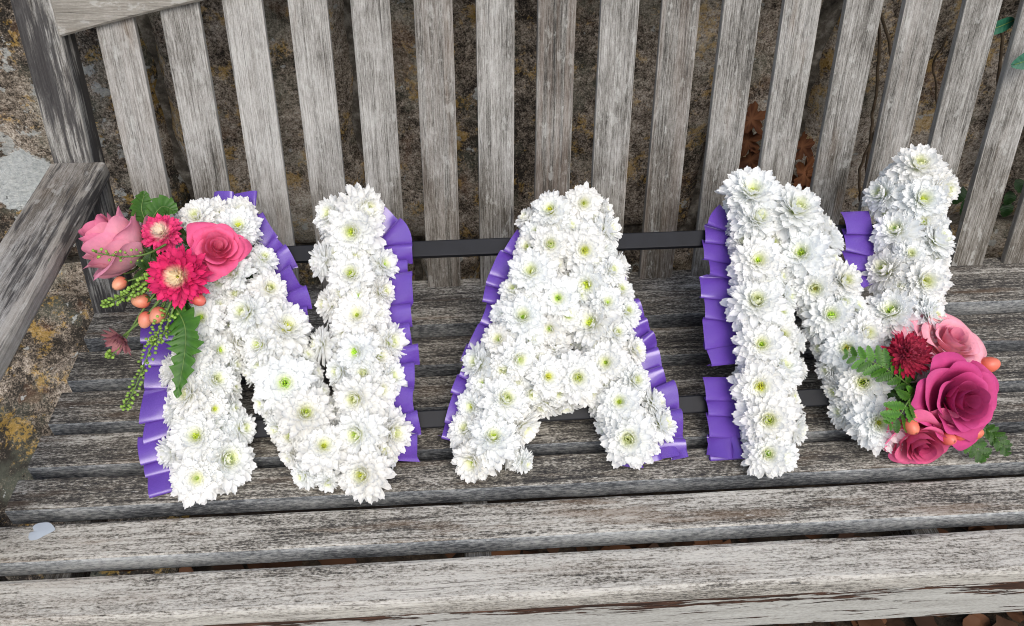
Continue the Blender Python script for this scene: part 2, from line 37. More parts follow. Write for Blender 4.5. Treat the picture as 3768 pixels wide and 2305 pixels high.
 'N2':[(1.0903, 0.3407, 0.0604, -0.2107, 0.0151, 0.9774, 1.6551, 0.0), (1.1446, 0.3105, 0.0616, 0.0373, 0.0166, 0.9992, 1.6455, 0.0), (1.0908, 0.3008, 0.0609, -0.1722, 0.0046, 0.985, 1.2456, 0.0), (1.1948, 0.2928, 0.037, 0.7757, 0.3463, 0.5276, 1.2431, 0.0), (1.0851, 0.2423, 0.0595, -0.2718, 0.0073, 0.9623, 1.3817, 0.0), (1.15, 0.2509, 0.0557, -0.3944, -0.1761, 0.9019, 1.4825, 0.0), (1.2041, 0.2752, 0.0365, 0.791, 0.3531, 0.4997, 1.0844, 0.0), (1.1176, 0.2213, 0.0525, 0.5292, -0.0142, 0.8483, 0.7832, 0.0), (1.1272, 0.1966, 0.0434, 0.727, -0.0195, 0.6864, 1.0577, 0.0), (1.1643, 0.2042, 0.0507, -0.5141, -0.2295, 0.8264, 1.3245, 0.0), (1.1994, 0.2095, 0.0589, 0.2768, 0.074, 0.9581, 1.1679, 0.0), (1.0771, 0.1841, 0.0561, -0.4179, 0.0407, 0.9076, 1.5618, 0.0), (1.1785, 0.1634, 0.0535, -0.4782, -0.1278, 0.8689, 1.3102, 0.0), (1.2181, 0.137, 0.0591, 0.2698, 0.0461, 0.9618, 1.2091, 0.0), (1.075, 0.1264, 0.0582, -0.3372, 0.0329, 0.9409, 1.3486, 0.0), (1.1346, 0.1304, 0.0359, 0.902, -0.0879, 0.4226, 0.8252, 0.0), (1.1925, 0.1164, 0.0557, -0.4263, -0.0729, 0.9016, 1.2948, 0.0), (1.0991, 0.0947, 0.0581, 0.3304, -0.0322, 0.9433, 1.1364, 0.0), (1.0668, 0.0723, 0.0564, -0.4044, 0.0394, 0.9138, 1.4215, 0.0), (1.1142, 0.0568, 0.0436, 0.7195, -0.0701, 0.6909, 0.7619, 0.0), (1.2069, 0.0701, 0.0593, -0.2776, -0.0475, 0.9595, 1.4231, 0.0), (1.0716, 0.0278, 0.0607, -0.1875, 0.0183, 0.9821, 1.4878, 0.0), (1.1136, 0.0136, 0.0414, 0.7576, 0.0425, 0.6513, 1.0471, 0.0), (1.0657, -0.0168, 0.0564, -0.3674, -0.1795, 0.9126, 1.1943, 0.0), (1.0857, -0.0208, 0.0587, 0.1248, -0.2809, 0.9516, 0.8793, 0.0), (1.2156, 0.0168, 0.0588, -0.2715, -0.1491, 0.9508, 1.508, 0.0), (1.1331, 0.0981, 0.0359, 0.902, -0.0879, 0.4226, 0.7747, 0.0), (1.334, 0.3712, 0.0578, -0.3285, 0.1376, 0.9344, 1.4324, 0.0), (1.3283, 0.321, 0.0605, -0.2017, 0.0477, 0.9783, 1.4139, 0.0), (1.3603, 0.3394, 0.055, 0.4405, -0.1041, 0.8917, 1.2724, 0.0), (1.2933, 0.3405, 0.0359, -0.882, 0.2084, 0.4226, 1.2916, 0.0), (1.2959, 0.2815, 0.0432, -0.6794, 0.1605, 0.716, 1.3607, 0.0), (1.3428, 0.2638, 0.0548, 0.4499, -0.1063, 0.8867, 1.3132, 0.0), (1.2781, 0.2264, 0.0368, -0.7623, 0.1703, 0.6244, 1.4136, 0.0), (1.3111, 0.2042, 0.0616, 0.0347, -0.0078, 0.9994, 1.3772, 0.0), (1.2693, 0.1641, 0.0433, -0.6805, 0.1497, 0.7173, 1.5675, 0.0), (1.3126, 0.1574, 0.0582, 0.3167, -0.0708, 0.9459, 1.1893, 0.0), (1.3017, 0.2445, 0.0565, -0.3936, 0.093, 0.9146, 0.9099, 0.0), (1.1187, 0.3396, 0.045, 0.4225, -0.0113, 0.9063, 0.9163, 1.0), (1.1178, 0.3066, 0.045, 0.4225, -0.0113, 0.9063, 0.8711, 1.0), (1.0769, 0.2747, 0.045, -0.4225, 0.0113, 0.9063, 0.9657, 1.0), (1.1169, 0.2736, 0.045, 0.4225, -0.0113, 0.9063, 0.9043, 1.0), (1.0966, 0.2631, 0.053, 0.0, -0.0, 1.0, 0.9493, 1.0), (1.0755, 0.2197, 0.045, -0.4225, 0.0113, 0.9063, 0.87, 1.0), (1.0952, 0.2081, 0.053, 0.0, -0.0, 1.0, 0.8624, 1.0), (1.1134, 0.1732, 0.045, 0.4206, -0.041, 0.9063, 0.8716, 1.0), (1.0924, 0.1641, 0.053, 0.0, -0.0, 1.0, 0.9714, 1.0), (1.0715, 0.1551, 0.045, -0.4206, 0.041, 0.9063, 0.8767, 1.0), (1.1102, 0.1403, 0.045, 0.4206, -0.041, 0.9063, 0.9853, 1.0), (1.0661, 0.1004, 0.045, -0.4206, 0.041, 0.9063, 0.9058, 1.0), (1.0818, 0.0547, 0.053, 0.0, -0.0, 1.0, 0.9364, 1.0), (1.08, 0.0022, 0.053, 0.0, 0.0, 1.0, 0.9026, 1.0), (1.1552, 0.3317, 0.045, 0.3859, 0.1723, 0.9063, 0.9431, 1.0), (1.1687, 0.3016, 0.045, 0.3859, 0.1723, 0.9063, 0.864, 1.0), (1.1549, 0.2834, 0.053, 0.0, 0.0, 1.0, 0.9104, 1.0), (1.1728, 0.2432, 0.053, 0.0, 0.0, 1.0, 0.9904, 1.0), (1.1956, 0.2413, 0.045, 0.3859, 0.1723, 0.9063, 0.877, 1.0), (1.1953, 0.18, 0.053, 0.0, 0.0, 1.0, 0.9481, 1.0), (1.2175, 0.1745, 0.045, 0.4083, 0.1091, 0.9063, 0.899, 1.0), (1.2307, 0.117, 0.045, 0.4166, 0.0712, 0.9063, 0.8951, 1.0), (1.2128, 0.1028, 0.053, 0.0, 0.0, 1.0, 0.8535, 1.0), (1.2363, 0.0845, 0.045, 0.4166, 0.0712, 0.9063, 0.853, 1.0), (1.2024, 0.0452, 0.045, -0.4166, -0.0712, 0.9063, 0.9924, 1.0), (1.2418, 0.052, 0.045, 0.4166, 0.0712, 0.9063, 0.9745, 1.0), (1.224, 0.0378, 0.053, 0.0, 0.0, 1.0, 0.9702, 1.0), (1.3668, 0.361, 0.045, 0.4113, -0.0972, 0.9063, 0.9711, 1.0), (1.3228, 0.3488, 0.045, -0.4113, 0.0972, 0.9063, 0.993, 1.0), (1.3541, 0.3075, 0.045, 0.4113, -0.0972, 0.9063, 0.8738, 1.0), (1.3296, 0.2907, 0.053, 0.0, -0.0, 1.0, 0.9376, 1.0), (1.3373, 0.2362, 0.045, 0.4124, -0.0922, 0.9063, 0.9243, 1.0), (1.2886, 0.202, 0.045, -0.4124, 0.0922, 0.9063, 0.9361, 1.0), (1.3253, 0.1826, 0.045, 0.4124, -0.0922, 0.9063, 0.9907, 1.0), (1.2752, 0.14, 0.045, -0.414, 0.0851, 0.9063, 0.964, 1.0), (1.3144, 0.132, 0.045, 0.414, -0.0851, 0.9063, 0.9953, 1.0), (1.2926, 0.1252, 0.053, 0.0, -0.0, 1.0, 0.8675, 1.0), (1.2685, 0.1077, 0.045, -0.414, 0.0851, 0.9063, 0.9477, 1.0), (1.3077, 0.0996, 0.045, 0.414, -0.0851, 0.9063, 0.9513, 1.0), (1.2859, 0.0929, 0.053, 0.0, -0.0, 1.0, 0.9618, 1.0), (1.2619, 0.0754, 0.045, -0.414, 0.0851, 0.9063, 0.9427, 1.0), (1.3011, 0.0673, 0.045, 0.414, -0.0851, 0.9063, 0.9747, 1.0), (1.2793, 0.0606, 0.053, 0.0, -0.0, 1.0, 0.8954, 1.0), (1.2944, 0.035, 0.045, 0.414, -0.0851, 0.9063, 0.9892, 1.0), (1.072, 0.3348, 0.0292, -0.9609, 0.0258, 0.2756, 0.6919, 1.0), (1.0712, 0.3048, 0.0332, -0.9609, 0.0258, 0.2756, 0.7044, 1.0), (1.0704, 0.2748, 0.0285, -0.9609, 0.0258, 0.2756, 0.6476, 1.0), (1.0696, 0.2448, 0.0286, -0.9609, 0.0258, 0.2756, 0.6952, 1.0), (1.0688, 0.2148, 0.034, -0.9609, 0.0258, 0.2756, 0.7279, 1.0), (1.0676, 0.1826, 0.0292, -0.9567, 0.0933, 0.2756, 0.6681, 1.0), (1.0647, 0.1528, 0.0325, -0.9567, 0.0933, 0.2756, 0.6541, 1.0), (1.0618, 0.1229, 0.0293, -0.9567, 0.0933, 0.2756, 0.6216, 1.0), (1.0589, 0.0931, 0.0275, -0.9567, 0.0933, 0.2756, 0.6848, 1.0), (1.056, 0.0632, 0.0315, -0.9567, 0.0933, 0.2756, 0.6938, 1.0), (1.0531, 0.0333, 0.0289, -0.9567, 0.0933, 0.2756, 0.7341, 1.0), (1.0532, 0.0067, 0.031, -0.9598, -0.0538, 0.2756, 0.6387, 1.0), (1.1309, 0.2532, 0.0265, 0.9609, -0.0258, 0.2756, 0.9958, 1.0), (1.1301, 0.2232, 0.0339, 0.9609, -0.0258, 0.2756, 0.9872, 1.0), (1.1293, 0.1932, 0.0308, 0.9609, -0.0258, 0.2756, 0.89, 1.0), (1.1273, 0.1668, 0.0267, 0.9567, -0.0933, 0.2756, 0.8813, 1.0), (1.1244, 0.1369, 0.0278, 0.9567, -0.0933, 0.2756, 0.9885, 1.0), (1.1215, 0.1071, 0.0331, 0.9567, -0.0933, 0.2756, 0.9645, 1.0), (1.1186, 0.0772, 0.0272, 0.9567, -0.0933, 0.2756, 0.8781, 1.0), (1.1157, 0.0473, 0.0284, 0.9567, -0.0933, 0.2756, 0.9917, 1.0), (1.1136, 0.0201, 0.0273, 0.9598, 0.0538, 0.2756, 0.9665, 1.0), (1.0993, 0.3621, 0.024, 0.0258, 0.9609, 0.2756, 0.8, 1.0), (1.0819, -0.0315, 0.024, 0.0538, -0.9598, 0.2756, 0.8, 1.0), (1.1528, 0.2035, 0.0314, -0.8778, -0.3918, 0.2756, 0.9275, 1.0), (1.1602, 0.1779, 0.0337, -0.9287, -0.2482, 0.2756, 0.882, 1.0), (1.1679, 0.1489, 0.0302, -0.9287, -0.2482, 0.2756, 0.8652, 1.0), (1.1743, 0.1236, 0.0268, -0.9475, -0.162, 0.2756, 0.8451, 1.0), (1.1793, 0.094, 0.0285, -0.9475, -0.162, 0.2756, 0.8595, 1.0), (1.1844, 0.0645, 0.0265, -0.9475, -0.162, 0.2756, 0.9988, 1.0), (1.1894, 0.0349, 0.0283, -0.9475, -0.162, 0.2756, 0.9824, 1.0), (1.1709, 0.3321, 0.0316, 0.8778, 0.3918, 0.2756, 0.957, 1.0), (1.1758, 0.3015, 0.0312, 0.8778, 0.3918, 0.2756, 0.7343, 1.0), (1.1881, 0.2741, 0.033, 0.8778, 0.3918, 0.2756, 0.7063, 1.0), (1.2003, 0.2467, 0.0305, 0.8778, 0.3918, 0.2756, 0.7033, 1.0), (1.214, 0.2129, 0.0318, 0.9287, 0.2482, 0.2756, 0.6863, 1.0), (1.2294, 0.186, 0.03, 0.9287, 0.2482, 0.2756, 0.8647, 1.0), (1.2372, 0.157, 0.0328, 0.9287, 0.2482, 0.2756, 0.9175, 1.0), (1.2423, 0.1352, 0.0265, 0.9475, 0.162, 0.2756, 0.8669, 1.0), (1.2473, 0.1057, 0.033, 0.9475, 0.162, 0.2756, 0.881, 1.0), (1.2302, 0.0012, 0.024, 0.162, -0.9475, 0.2756, 0.8, 1.0), (1.3124, 0.3677, 0.0291, -0.9355, 0.2211, 0.2756, 0.9491, 1.0), (1.3055, 0.3385, 0.0329, -0.9355, 0.2211, 0.2756, 0.8925, 1.0), (1.2986, 0.3093, 0.0291, -0.9355, 0.2211, 0.2756, 0.9077, 1.0), (1.2917, 0.2801, 0.0262, -0.9355, 0.2211, 0.2756, 0.9803, 1.0), (1.2925, 0.2491, 0.0262, -0.9355, 0.2211, 0.2756, 0.7352, 1.0), (1.2862, 0.221, 0.0272, -0.9381, 0.2096, 0.2756, 0.6388, 1.0), (1.2797, 0.1917, 0.0328, -0.9381, 0.2096, 0.2756, 0.7188, 1.0), (1.2642, 0.1586, 0.0279, -0.9416, 0.1937, 0.2756, 0.9286, 1.0), (1.3795, 0.3519, 0.0298, 0.9355, -0.2211, 0.2756, 0.955, 1.0), (1.3726, 0.3227, 0.0275, 0.9355, -0.2211, 0.2756, 0.9721, 1.0), (1.3657, 0.2935, 0.034, 0.9355, -0.2211, 0.2756, 0.953, 1.0), (1.3588, 0.2643, 0.0334, 0.9355, -0.2211, 0.2756, 0.9899, 1.0), (1.3519, 0.2351, 0.029, 0.9355, -0.2211, 0.2756, 0.9756, 1.0), (1.3458, 0.2077, 0.0327, 0.9381, -0.2096, 0.2756, 0.934, 1.0), (1.3392, 0.1784, 0.0269, 0.9381, -0.2096, 0.2756, 0.9391, 1.0), (1.3318, 0.1447, 0.0333, 0.9416, -0.1937, 0.2756, 0.8888, 1.0), (1.3257, 0.1153, 0.0312, 0.9416, -0.1937, 0.2756, 0.9835, 1.0), (1.3197, 0.086, 0.0308, 0.9416, -0.1937, 0.2756, 0.846, 1.0), (1.3137, 0.0566, 0.0311, 0.9416, -0.1937, 0.2756, 0.8809, 1.0), (1.3524, 0.387, 0.024, 0.2211, 0.9355, 0.2756, 0.8, 1.0), (1.2696, 0.0136, 0.024, -0.1937, -0.9416, 0.2756, 0.8, 1.0)],
}
SKEL={
 'N1':[[(0.3244, 0.3441), (0.3286, 0.1495), (0.3319, -0.0093)], [(0.3562, 0.3388), (0.4136, 0.179), (0.4543, 0.0635), (0.4908, 0.0039)], [(0.528, 0.3361), (0.5433, 0.1561), (0.5473, -0.0125)]],
 'A':[[(0.8329, 0.3362), (0.7985, 0.2817), (0.7566, 0.1798), (0.7238, 0.0958), (0.7013, 0.0115)], [(0.8444, 0.3358), (0.8573, 0.2597), (0.8757, 0.2232), (0.8803, 0.1123), (0.9033, 0.0166)], [(0.7676, 0.0993), (0.8765, 0.0945)], [(0.8182, 0.2014), (0.8211, 0.171)]],
 'N2':[[(1.0987, 0.3401), (1.0946, 0.186), (1.0788, 0.0242), (1.0807, -0.0095)], [(1.137, 0.3235), (1.1868, 0.2119), (1.2073, 0.1353), (1.2265, 0.0229)], [(1.3473, 0.3656), (1.3178, 0.2406), (1.2992, 0.1576), (1.274, 0.0351)]],
}
RIBBONS={
 'N1':[([(0.2388, 0.2024), (0.2423, 0.1459), (0.2437, 0.1018), (0.2435, 0.0478), (0.2516, 0.0122), (0.2642, -0.0321)], 'L', 0.05), ([(0.2642, -0.0321), (0.2852, -0.0317), (0.3061, -0.0286)], 'D', 0.04), ([(0.3332, 0.3887), (0.3602, 0.3844), (0.3852, 0.3843)], 'U', 0.045), ([(0.3893, 0.3742), (0.4148, 0.3244), (0.4379, 0.2954), (0.4532, 0.2611), (0.4664, 0.2274), (0.4701, 0.1926)], 'R', 0.045), ([(0.5705, 0.3549), (0.5838, 0.342), (0.6091, 0.3086), (0.6095, 0.2331), (0.6106, 0.1828), (0.6142, 0.1409), (0.6141, 0.1037), (0.6102, 0.0744), (0.6154, 0.0308), (0.6132, -0.0046)], 'R', 0.05)],
 'A':[([(0.761, 0.3187), (0.7355, 0.2794), (0.7168, 0.2385), (0.7052, 0.198), (0.6835, 0.153), (0.6668, 0.1125), (0.6504, 0.0726), (0.6371, 0.0298)], 'L', 0.05), ([(0.9094, 0.2365), (0.9331, 0.1652), (0.9474, 0.1379), (0.9551, 0.1035), (0.9646, 0.0696), (0.9705, -0.0113)], 'R', 0.05), ([(0.8639, -0.0163), (0.8996, -0.0243), (0.9366, -0.0197), (0.9702, -0.0141)], 'D', 0.04)],
 'N2':[([(1.0576, 0.3421), (1.0337, 0.3141), (1.023, 0.2557), (1.0179, 0.2162), (1.0086, 0.1428), (1.012, 0.1067)], 'L', 0.05), ([(1.0046, 0.092), (1.0031, 0.0568), (1.0009, 0.0132), (1.0001, -0.0155)], 'L', 0.05), ([(0.9999, -0.0169), (1.0314, -0.0241), (1.0464, -0.0212)], 'D', 0.04), ([(1.2325, 0.3249), (1.2311, 0.2837), (1.2255, 0.2314), (1.2282, 0.2114)], 'L', 0.045)],
}
BARS=[(0.4342, 0.2925), (1.0337, 0.2921), (0.6106, 0.0515), (1.0099, 0.0565)]
BLOOMS={'R1': ((0.2224, -0.176, 0.2309), (-0.6759, 0.1513, 0.7213), 0.0488), 'R2': ((0.3582, -0.1933, 0.231), (0.3629, -0.4904, 0.7923), 0.0315), 'R3': ((1.3245, -0.316, 0.1219), (0.1655, -0.1895, 0.9678), 0.0464), 'R4': ((1.3016, -0.3997, 0.1023), (0.1266, -0.7312, 0.6703), 0.0476), 'R5': ((1.2587, -0.425, 0.0382), (-0.0896, -0.9896, 0.1126), 0.0438), 'A1': ((0.2867, -0.1766, 0.2464), (0.0299, -0.554, 0.832), 0.0272), 'A2': ((0.3151, -0.2351, 0.22), (0.0155, -0.7795, 0.6262), 0.0402), 'A3': ((1.2522, -0.3419, 0.127), (-0.0686, -0.5078, 0.8587), 0.0347), 'AST': ((0.2333, -0.2765, 0.1544), (-0.3935, -0.9193, -0.0099), 0.0219)}
BERRIES={'left': [(0.2332, -0.2285, 0.2063), (0.2596, -0.2444, 0.1891), (0.2649, -0.2616, 0.171), (0.2841, -0.265, 0.1808), (0.3382, -0.2538, 0.1947)], 'right': [(1.2221, -0.3985, 0.0873), (1.2462, -0.4074, 0.0872), (1.2389, -0.4198, 0.0785), (1.2874, -0.431, 0.0645), (1.3058, -0.4239, 0.0635), (1.3278, -0.4238, 0.0635)], 'far': [(1.3698, -0.3456, 0.1061)]}
CURVES={'spikeA': [(0.287, -0.2238, 0.2157), (0.2739, -0.2402, 0.2165), (0.2507, -0.2527, 0.2077), (0.2201, -0.2586, 0.1975)], 'spikeB': [(0.3025, -0.2541, 0.1945), (0.2913, -0.2705, 0.1769), (0.2758, -0.3019, 0.1549), (0.2589, -0.335, 0.1257), (0.2447, -0.3537, 0.1065)], 'spikeC': [(0.296, -0.1991, 0.2452), (0.28, -0.2255, 0.2512), (0.2516, -0.2316, 0.253), (0.2152, -0.2219, 0.2537)], 'spikeD': [(0.3062, -0.2601, 0.1903), (0.2921, -0.2851, 0.1667), (0.2768, -0.2897, 0.1574)], 'spikeE': [(0.291, -0.2329, 0.2093), (0.2591, -0.2531, 0.1769), (0.2295, -0.2831, 0.1437), (0.2138, -0.2866, 0.1351)], 'stemAst': [(0.2945, -0.2282, 0.2005), (0.273, -0.2506, 0.1787), (0.2451, -0.2696, 0.1617)], 'leafTop': [(0.2623, -0.1555, 0.2453), (0.2587, -0.1278, 0.2768), (0.2975, -0.1436, 0.2597)], 'leafBig': [(0.3026, -0.2494, 0.1856), (0.3217, -0.2826, 0.177), (0.3206, -0.3064, 0.1518), (0.3105, -0.3406, 0.1157)], 'fernA': [(1.2594, -0.3708, 0.0945), (1.2287, -0.3591, 0.1149), (1.2026, -0.3465, 0.1237), (1.1718, -0.3354, 0.1278)], 'fernB': [(1.2593, -0.3771, 0.0962), (1.2373, -0.3976, 0.1001), (1.2238, -0.4112, 0.0906), (1.2109, -0.4159, 0.0812)], 'fernC': [(1.3243, -0.3948, 0.0472), (1.3321, -0.4127, 0.0407), (1.3464, -0.4246, 0.0263), (1.3571, -0.4291, 0.017)], 'fernD': [(1.3527, -0.3987, 0.0444), (1.3659, -0.4051, 0.04), (1.3775, -0.4171, 0.0316), (1.3896, -0.4266, 0.0188)], 'leafMid': [(0.2787, -0.1842, 0.2069), (0.2685, -0.2012, 0.2072), (0.258, -0.2039, 0.2053)], 'clA': [(0.2824, -0.1924, 0.2133), (0.2742, -0.2084, 0.2082), (0.295, -0.2372, 0.1941), (0.2618, -0.1773, 0.23), (0.3094, -0.2467, 0.1875), (0.3138, -0.1748, 0.2256), (0.2581, -0.2073, 0.2151)], 'clB': [(1.251, -0.3701, 0.0889), (1.2377, -0.3812, 0.0811), (1.2565, -0.3678, 0.0966), (1.2804, -0.4052, 0.0521), (1.3009, -0.3475, 0.0925), (1.2218, -0.3608, 0.1015), (1.2288, -0.3722, 0.0874)]}
VINES=[[(1.3786, 0.215, 0.3752), (1.4191, 0.215, 0.3053), (1.445, 0.215, 0.2658)], [(1.3801, 0.215, 0.3708), (1.4258, 0.215, 0.2312), (1.4465, 0.215, 0.1342), (1.4731, 0.215, 0.0395), (1.4995, 0.215, 0.0011)], [(1.4542, 0.215, 0.1339), (1.457, 0.215, 0.0402), (1.495, 0.215, -0.0504)], [(1.5172, 0.215, 0.3118), (1.5148, 0.215, 0.2585), (1.538, 0.215, 0.2119), (1.5598, 0.215, 0.1631)], [(1.6022, 0.215, 0.3418), (1.6461, 0.215, 0.2237), (1.6958, 0.215, 0.0785), (1.6901, 0.215, -0.0071)], [(1.6601, 0.215, 0.1704), (1.6957, 0.215, 0.0303), (1.7239, 0.215, -0.0474)]]
HEART=[(0.1256, -0.4672, 0.0012), (0.125, -0.4608, 0.0012), (0.1295, -0.4587, 0.0012), (0.1258, -0.4531, 0.0012), (0.129, -0.4484, 0.0012), (0.1363, -0.4469, 0.0012), (0.1455, -0.4479, 0.0012), (0.1545, -0.4563, 0.0012), (0.1542, -0.4601, 0.0012), (0.1452, -0.4658, 0.0012), (0.1376, -0.471, 0.0012), (0.1294, -0.4715, 0.0012)]
DEAD=[(1.2058, 0.185, 0.1817), (1.2085, 0.185, 0.1382), (1.2228, 0.185, 0.0982), (1.3117, 0.185, 0.1231), (1.3331, 0.185, 0.0645), (1.3304, 0.185, 0.0467)]
GREEN=[(1.6528, 0.185, 0.0238), (1.6703, 0.185, -0.005), (1.7494, 0.185, 0.0104), (1.753, 0.185, -0.015), (1.7486, 0.185, 0.0351)]

# ------------------------------------------------------------------ helpers
def link(o, parent=None):
    C.objects.link(o)
    if parent is not None: o.parent = parent
    return o
def mesh(name, vs, fs, mat=None, smooth=True, cols=None):
    me = bpy.data.meshes.new(name); me.from_pydata([tuple(v) for v in vs], [], fs)
    if mat: me.materials.append(mat)
    if smooth: me.polygons.foreach_set('use_smooth', [True] * len(me.polygons))
    if cols is not None:
        a = me.color_attributes.new('tint', 'FLOAT_COLOR', 'POINT')
        flat = []
        for c in cols: flat += [c[0], c[1], c[2], 1.0]
        a.data.foreach_set('color', flat)
    me.update(); return me
def obj(name, me, parent=None, mat4=None):
    o = bpy.data.objects.new(name, me); link(o, parent)
    if mat4 is not None: o.matrix_basis = mat4
    return o
def empty(name, mat4=None, parent=None):
    o = bpy.data.objects.new(name, None); o.empty_display_size = .02; link(o, parent)
    if mat4 is not None: o.matrix_basis = mat4
    return o
def tag(o, label, cat, group=None, kind=None):
    if label: o['label'] = label
    if cat: o['category'] = cat
    if group: o['group'] = group
    if kind: o['kind'] = kind
    return o
def frame(org, x, y, z):
    x, y, z, org = Vector(x), Vector(y), Vector(z), Vector(org)
    return Matrix(((x.x, y.x, z.x, org.x), (x.y, y.y, z.y, org.y), (x.z, y.z, z.z, org.z), (0, 0, 0, 1)))
def aim(org, zdir, spin=0.0, ref=(0, 0, 1)):
    z = Vector(zdir).normalized(); r = Vector(ref)
    if abs(z.dot(r)) > .95: r = Vector((1, 0, 0))
    x = r.cross(z).normalized(); y = z.cross(x)
    return frame(org, x, y, z) @ Matrix.Rotation(spin, 4, 'Z')
U = random.uniform

class NT:
    """small node-graph writer"""
    def __init__(s, name):
        s.m = bpy.data.materials.new(name); s.m.use_nodes = True; s.t = s.m.node_tree; s.t.nodes.clear()
        s.out = s.t.nodes.new('ShaderNodeOutputMaterial')
    def n(s, typ, **kw):
        nd = s.t.nodes.new('ShaderNode' + typ)
        for k, v in kw.items(): setattr(nd, k, v)
        return nd
    def set(s, inp, v):
        if v is None: return
        if hasattr(v, 'is_output') or isinstance(v, bpy.types.NodeSocket): s.t.links.new(v, inp)
        else:
            if isinstance(v, (tuple, list)) and inp.type == 'RGBA' and len(v) == 3: v = (*v, 1)
            inp.default_value = v
    def math(s, op, a, b=None, c=None, clamp=False):
        nd = s.n('Math', operation=op, use_clamp=clamp); s.set(nd.inputs[0], a); s.set(nd.inputs[1], b)
        if c is not None: s.set(nd.inputs[2], c)
        return nd.outputs[0]
    def vmul(s, v, k):
        nd = s.n('VectorMath', operation='MULTIPLY'); s.set(nd.inputs[0], v); s.set(nd.inputs[1], k); return nd.outputs[0]
    def vadd(s, v, k):
        nd = s.n('VectorMath', operation='ADD'); s.set(nd.inputs[0], v); s.set(nd.inputs[1], k); return nd.outputs[0]
    def noise(s, v, scale=1.0, detail=5, rough=.6, dist=0.0, col=False):
        nd = s.n('TexNoise'); s.set(nd.inputs['Vector'], v); s.set(nd.inputs['Scale'], scale)
        s.set(nd.inputs['Detail'], detail); s.set(nd.inputs['Roughness'], rough); s.set(nd.inputs['Distortion'], dist)
        return nd.outputs['Color' if col else 'Fac']
    def voro(s, v, scale, feature='F1', out='Distance'):
        nd = s.n('TexVoronoi', feature=feature); s.set(nd.inputs['Vector'], v); s.set(nd.inputs['Scale'], scale); return nd.outputs[out]
    def ramp(s, f, stops):
        nd = s.n('ValToRGB'); s.set(nd.inputs[0], f); e = nd.color_ramp.elements
        while len(e) < len(stops): e.new(.5)
        for el, (p, c) in zip(e, stops):
            el.position = p; el.color = (c, c, c, 1) if not isinstance(c, (tuple, list)) else (*c, 1)
        return nd.outputs[0]
    def step(s, f, a, b):
        nd = s.n('MapRange', interpolation_type='SMOOTHSTEP'); s.set(nd.inputs['Value'], f); s.set(nd.inputs['From Min'], a); s.set(nd.inputs['From Max'], b)
        return nd.outputs[0]
    def mix(s, f, a, b, mode='MIX'):
        nd = s.n('Mix', data_type='RGBA', blend_type=mode); s.set(nd.inputs[0], f); s.set(nd.inputs[6], a); s.set(nd.inputs[7], b); return nd.outputs[2]
    def bump(s, h, strength=.3, dist=.001, normal=None):
        nd = s.n('Bump'); s.set(nd.inputs['Height'], h); nd.inputs['Strength'].default_value = strength; nd.inputs['Distance'].default_value = dist
        if normal is not None: s.set(nd.inputs['Normal'], normal)
        return nd.outputs[0]
    def bsdf(s, color, rough=.8, normal=None, spec=.3, trans=None, **kw):
        b = s.n('BsdfPrincipled'); s.set(b.inputs['Base Color'], color); s.set(b.inputs['Roughness'], rough); s.set(b.inputs['Specular IOR Level'], spec)
        for k, v in kw.items(): s.set(b.inputs[k], v)
        if normal is not None: s.set(b.inputs['Normal'], normal)
        o = b.outputs[0]
        if trans is not None:
            tr = s.n('BsdfTranslucent'); s.set(tr.inputs['Color'], trans[1]); mx = s.n('MixShader'); s.set(mx.inputs[0], trans[0])
            s.t.links.new(o, mx.inputs[1]); s.t.links.new(tr.outputs[0], mx.inputs[2]); o = mx.outputs[0]
        s.t.links.new(o, s.out.inputs[0]); return s.m

# ------------------------------------------------------------------ materials
def local(g, sx=9.0):
    tc = g.n('TexCoord'); oi = g.n('ObjectInfo')
    off = g.n('CombineXYZ'); g.set(off.inputs[0], g.math('MULTIPLY', oi.outputs['Random'], 37.0)); g.set(off.inputs[1], g.math('MULTIPLY', oi.outputs['Random'], 13.0))
    sep = g.n('SeparateColor'); g.set(sep.inputs[0], oi.outputs['Color'])
    return g.vadd(tc.outputs['Object'], off.outputs[0]), tc, sep

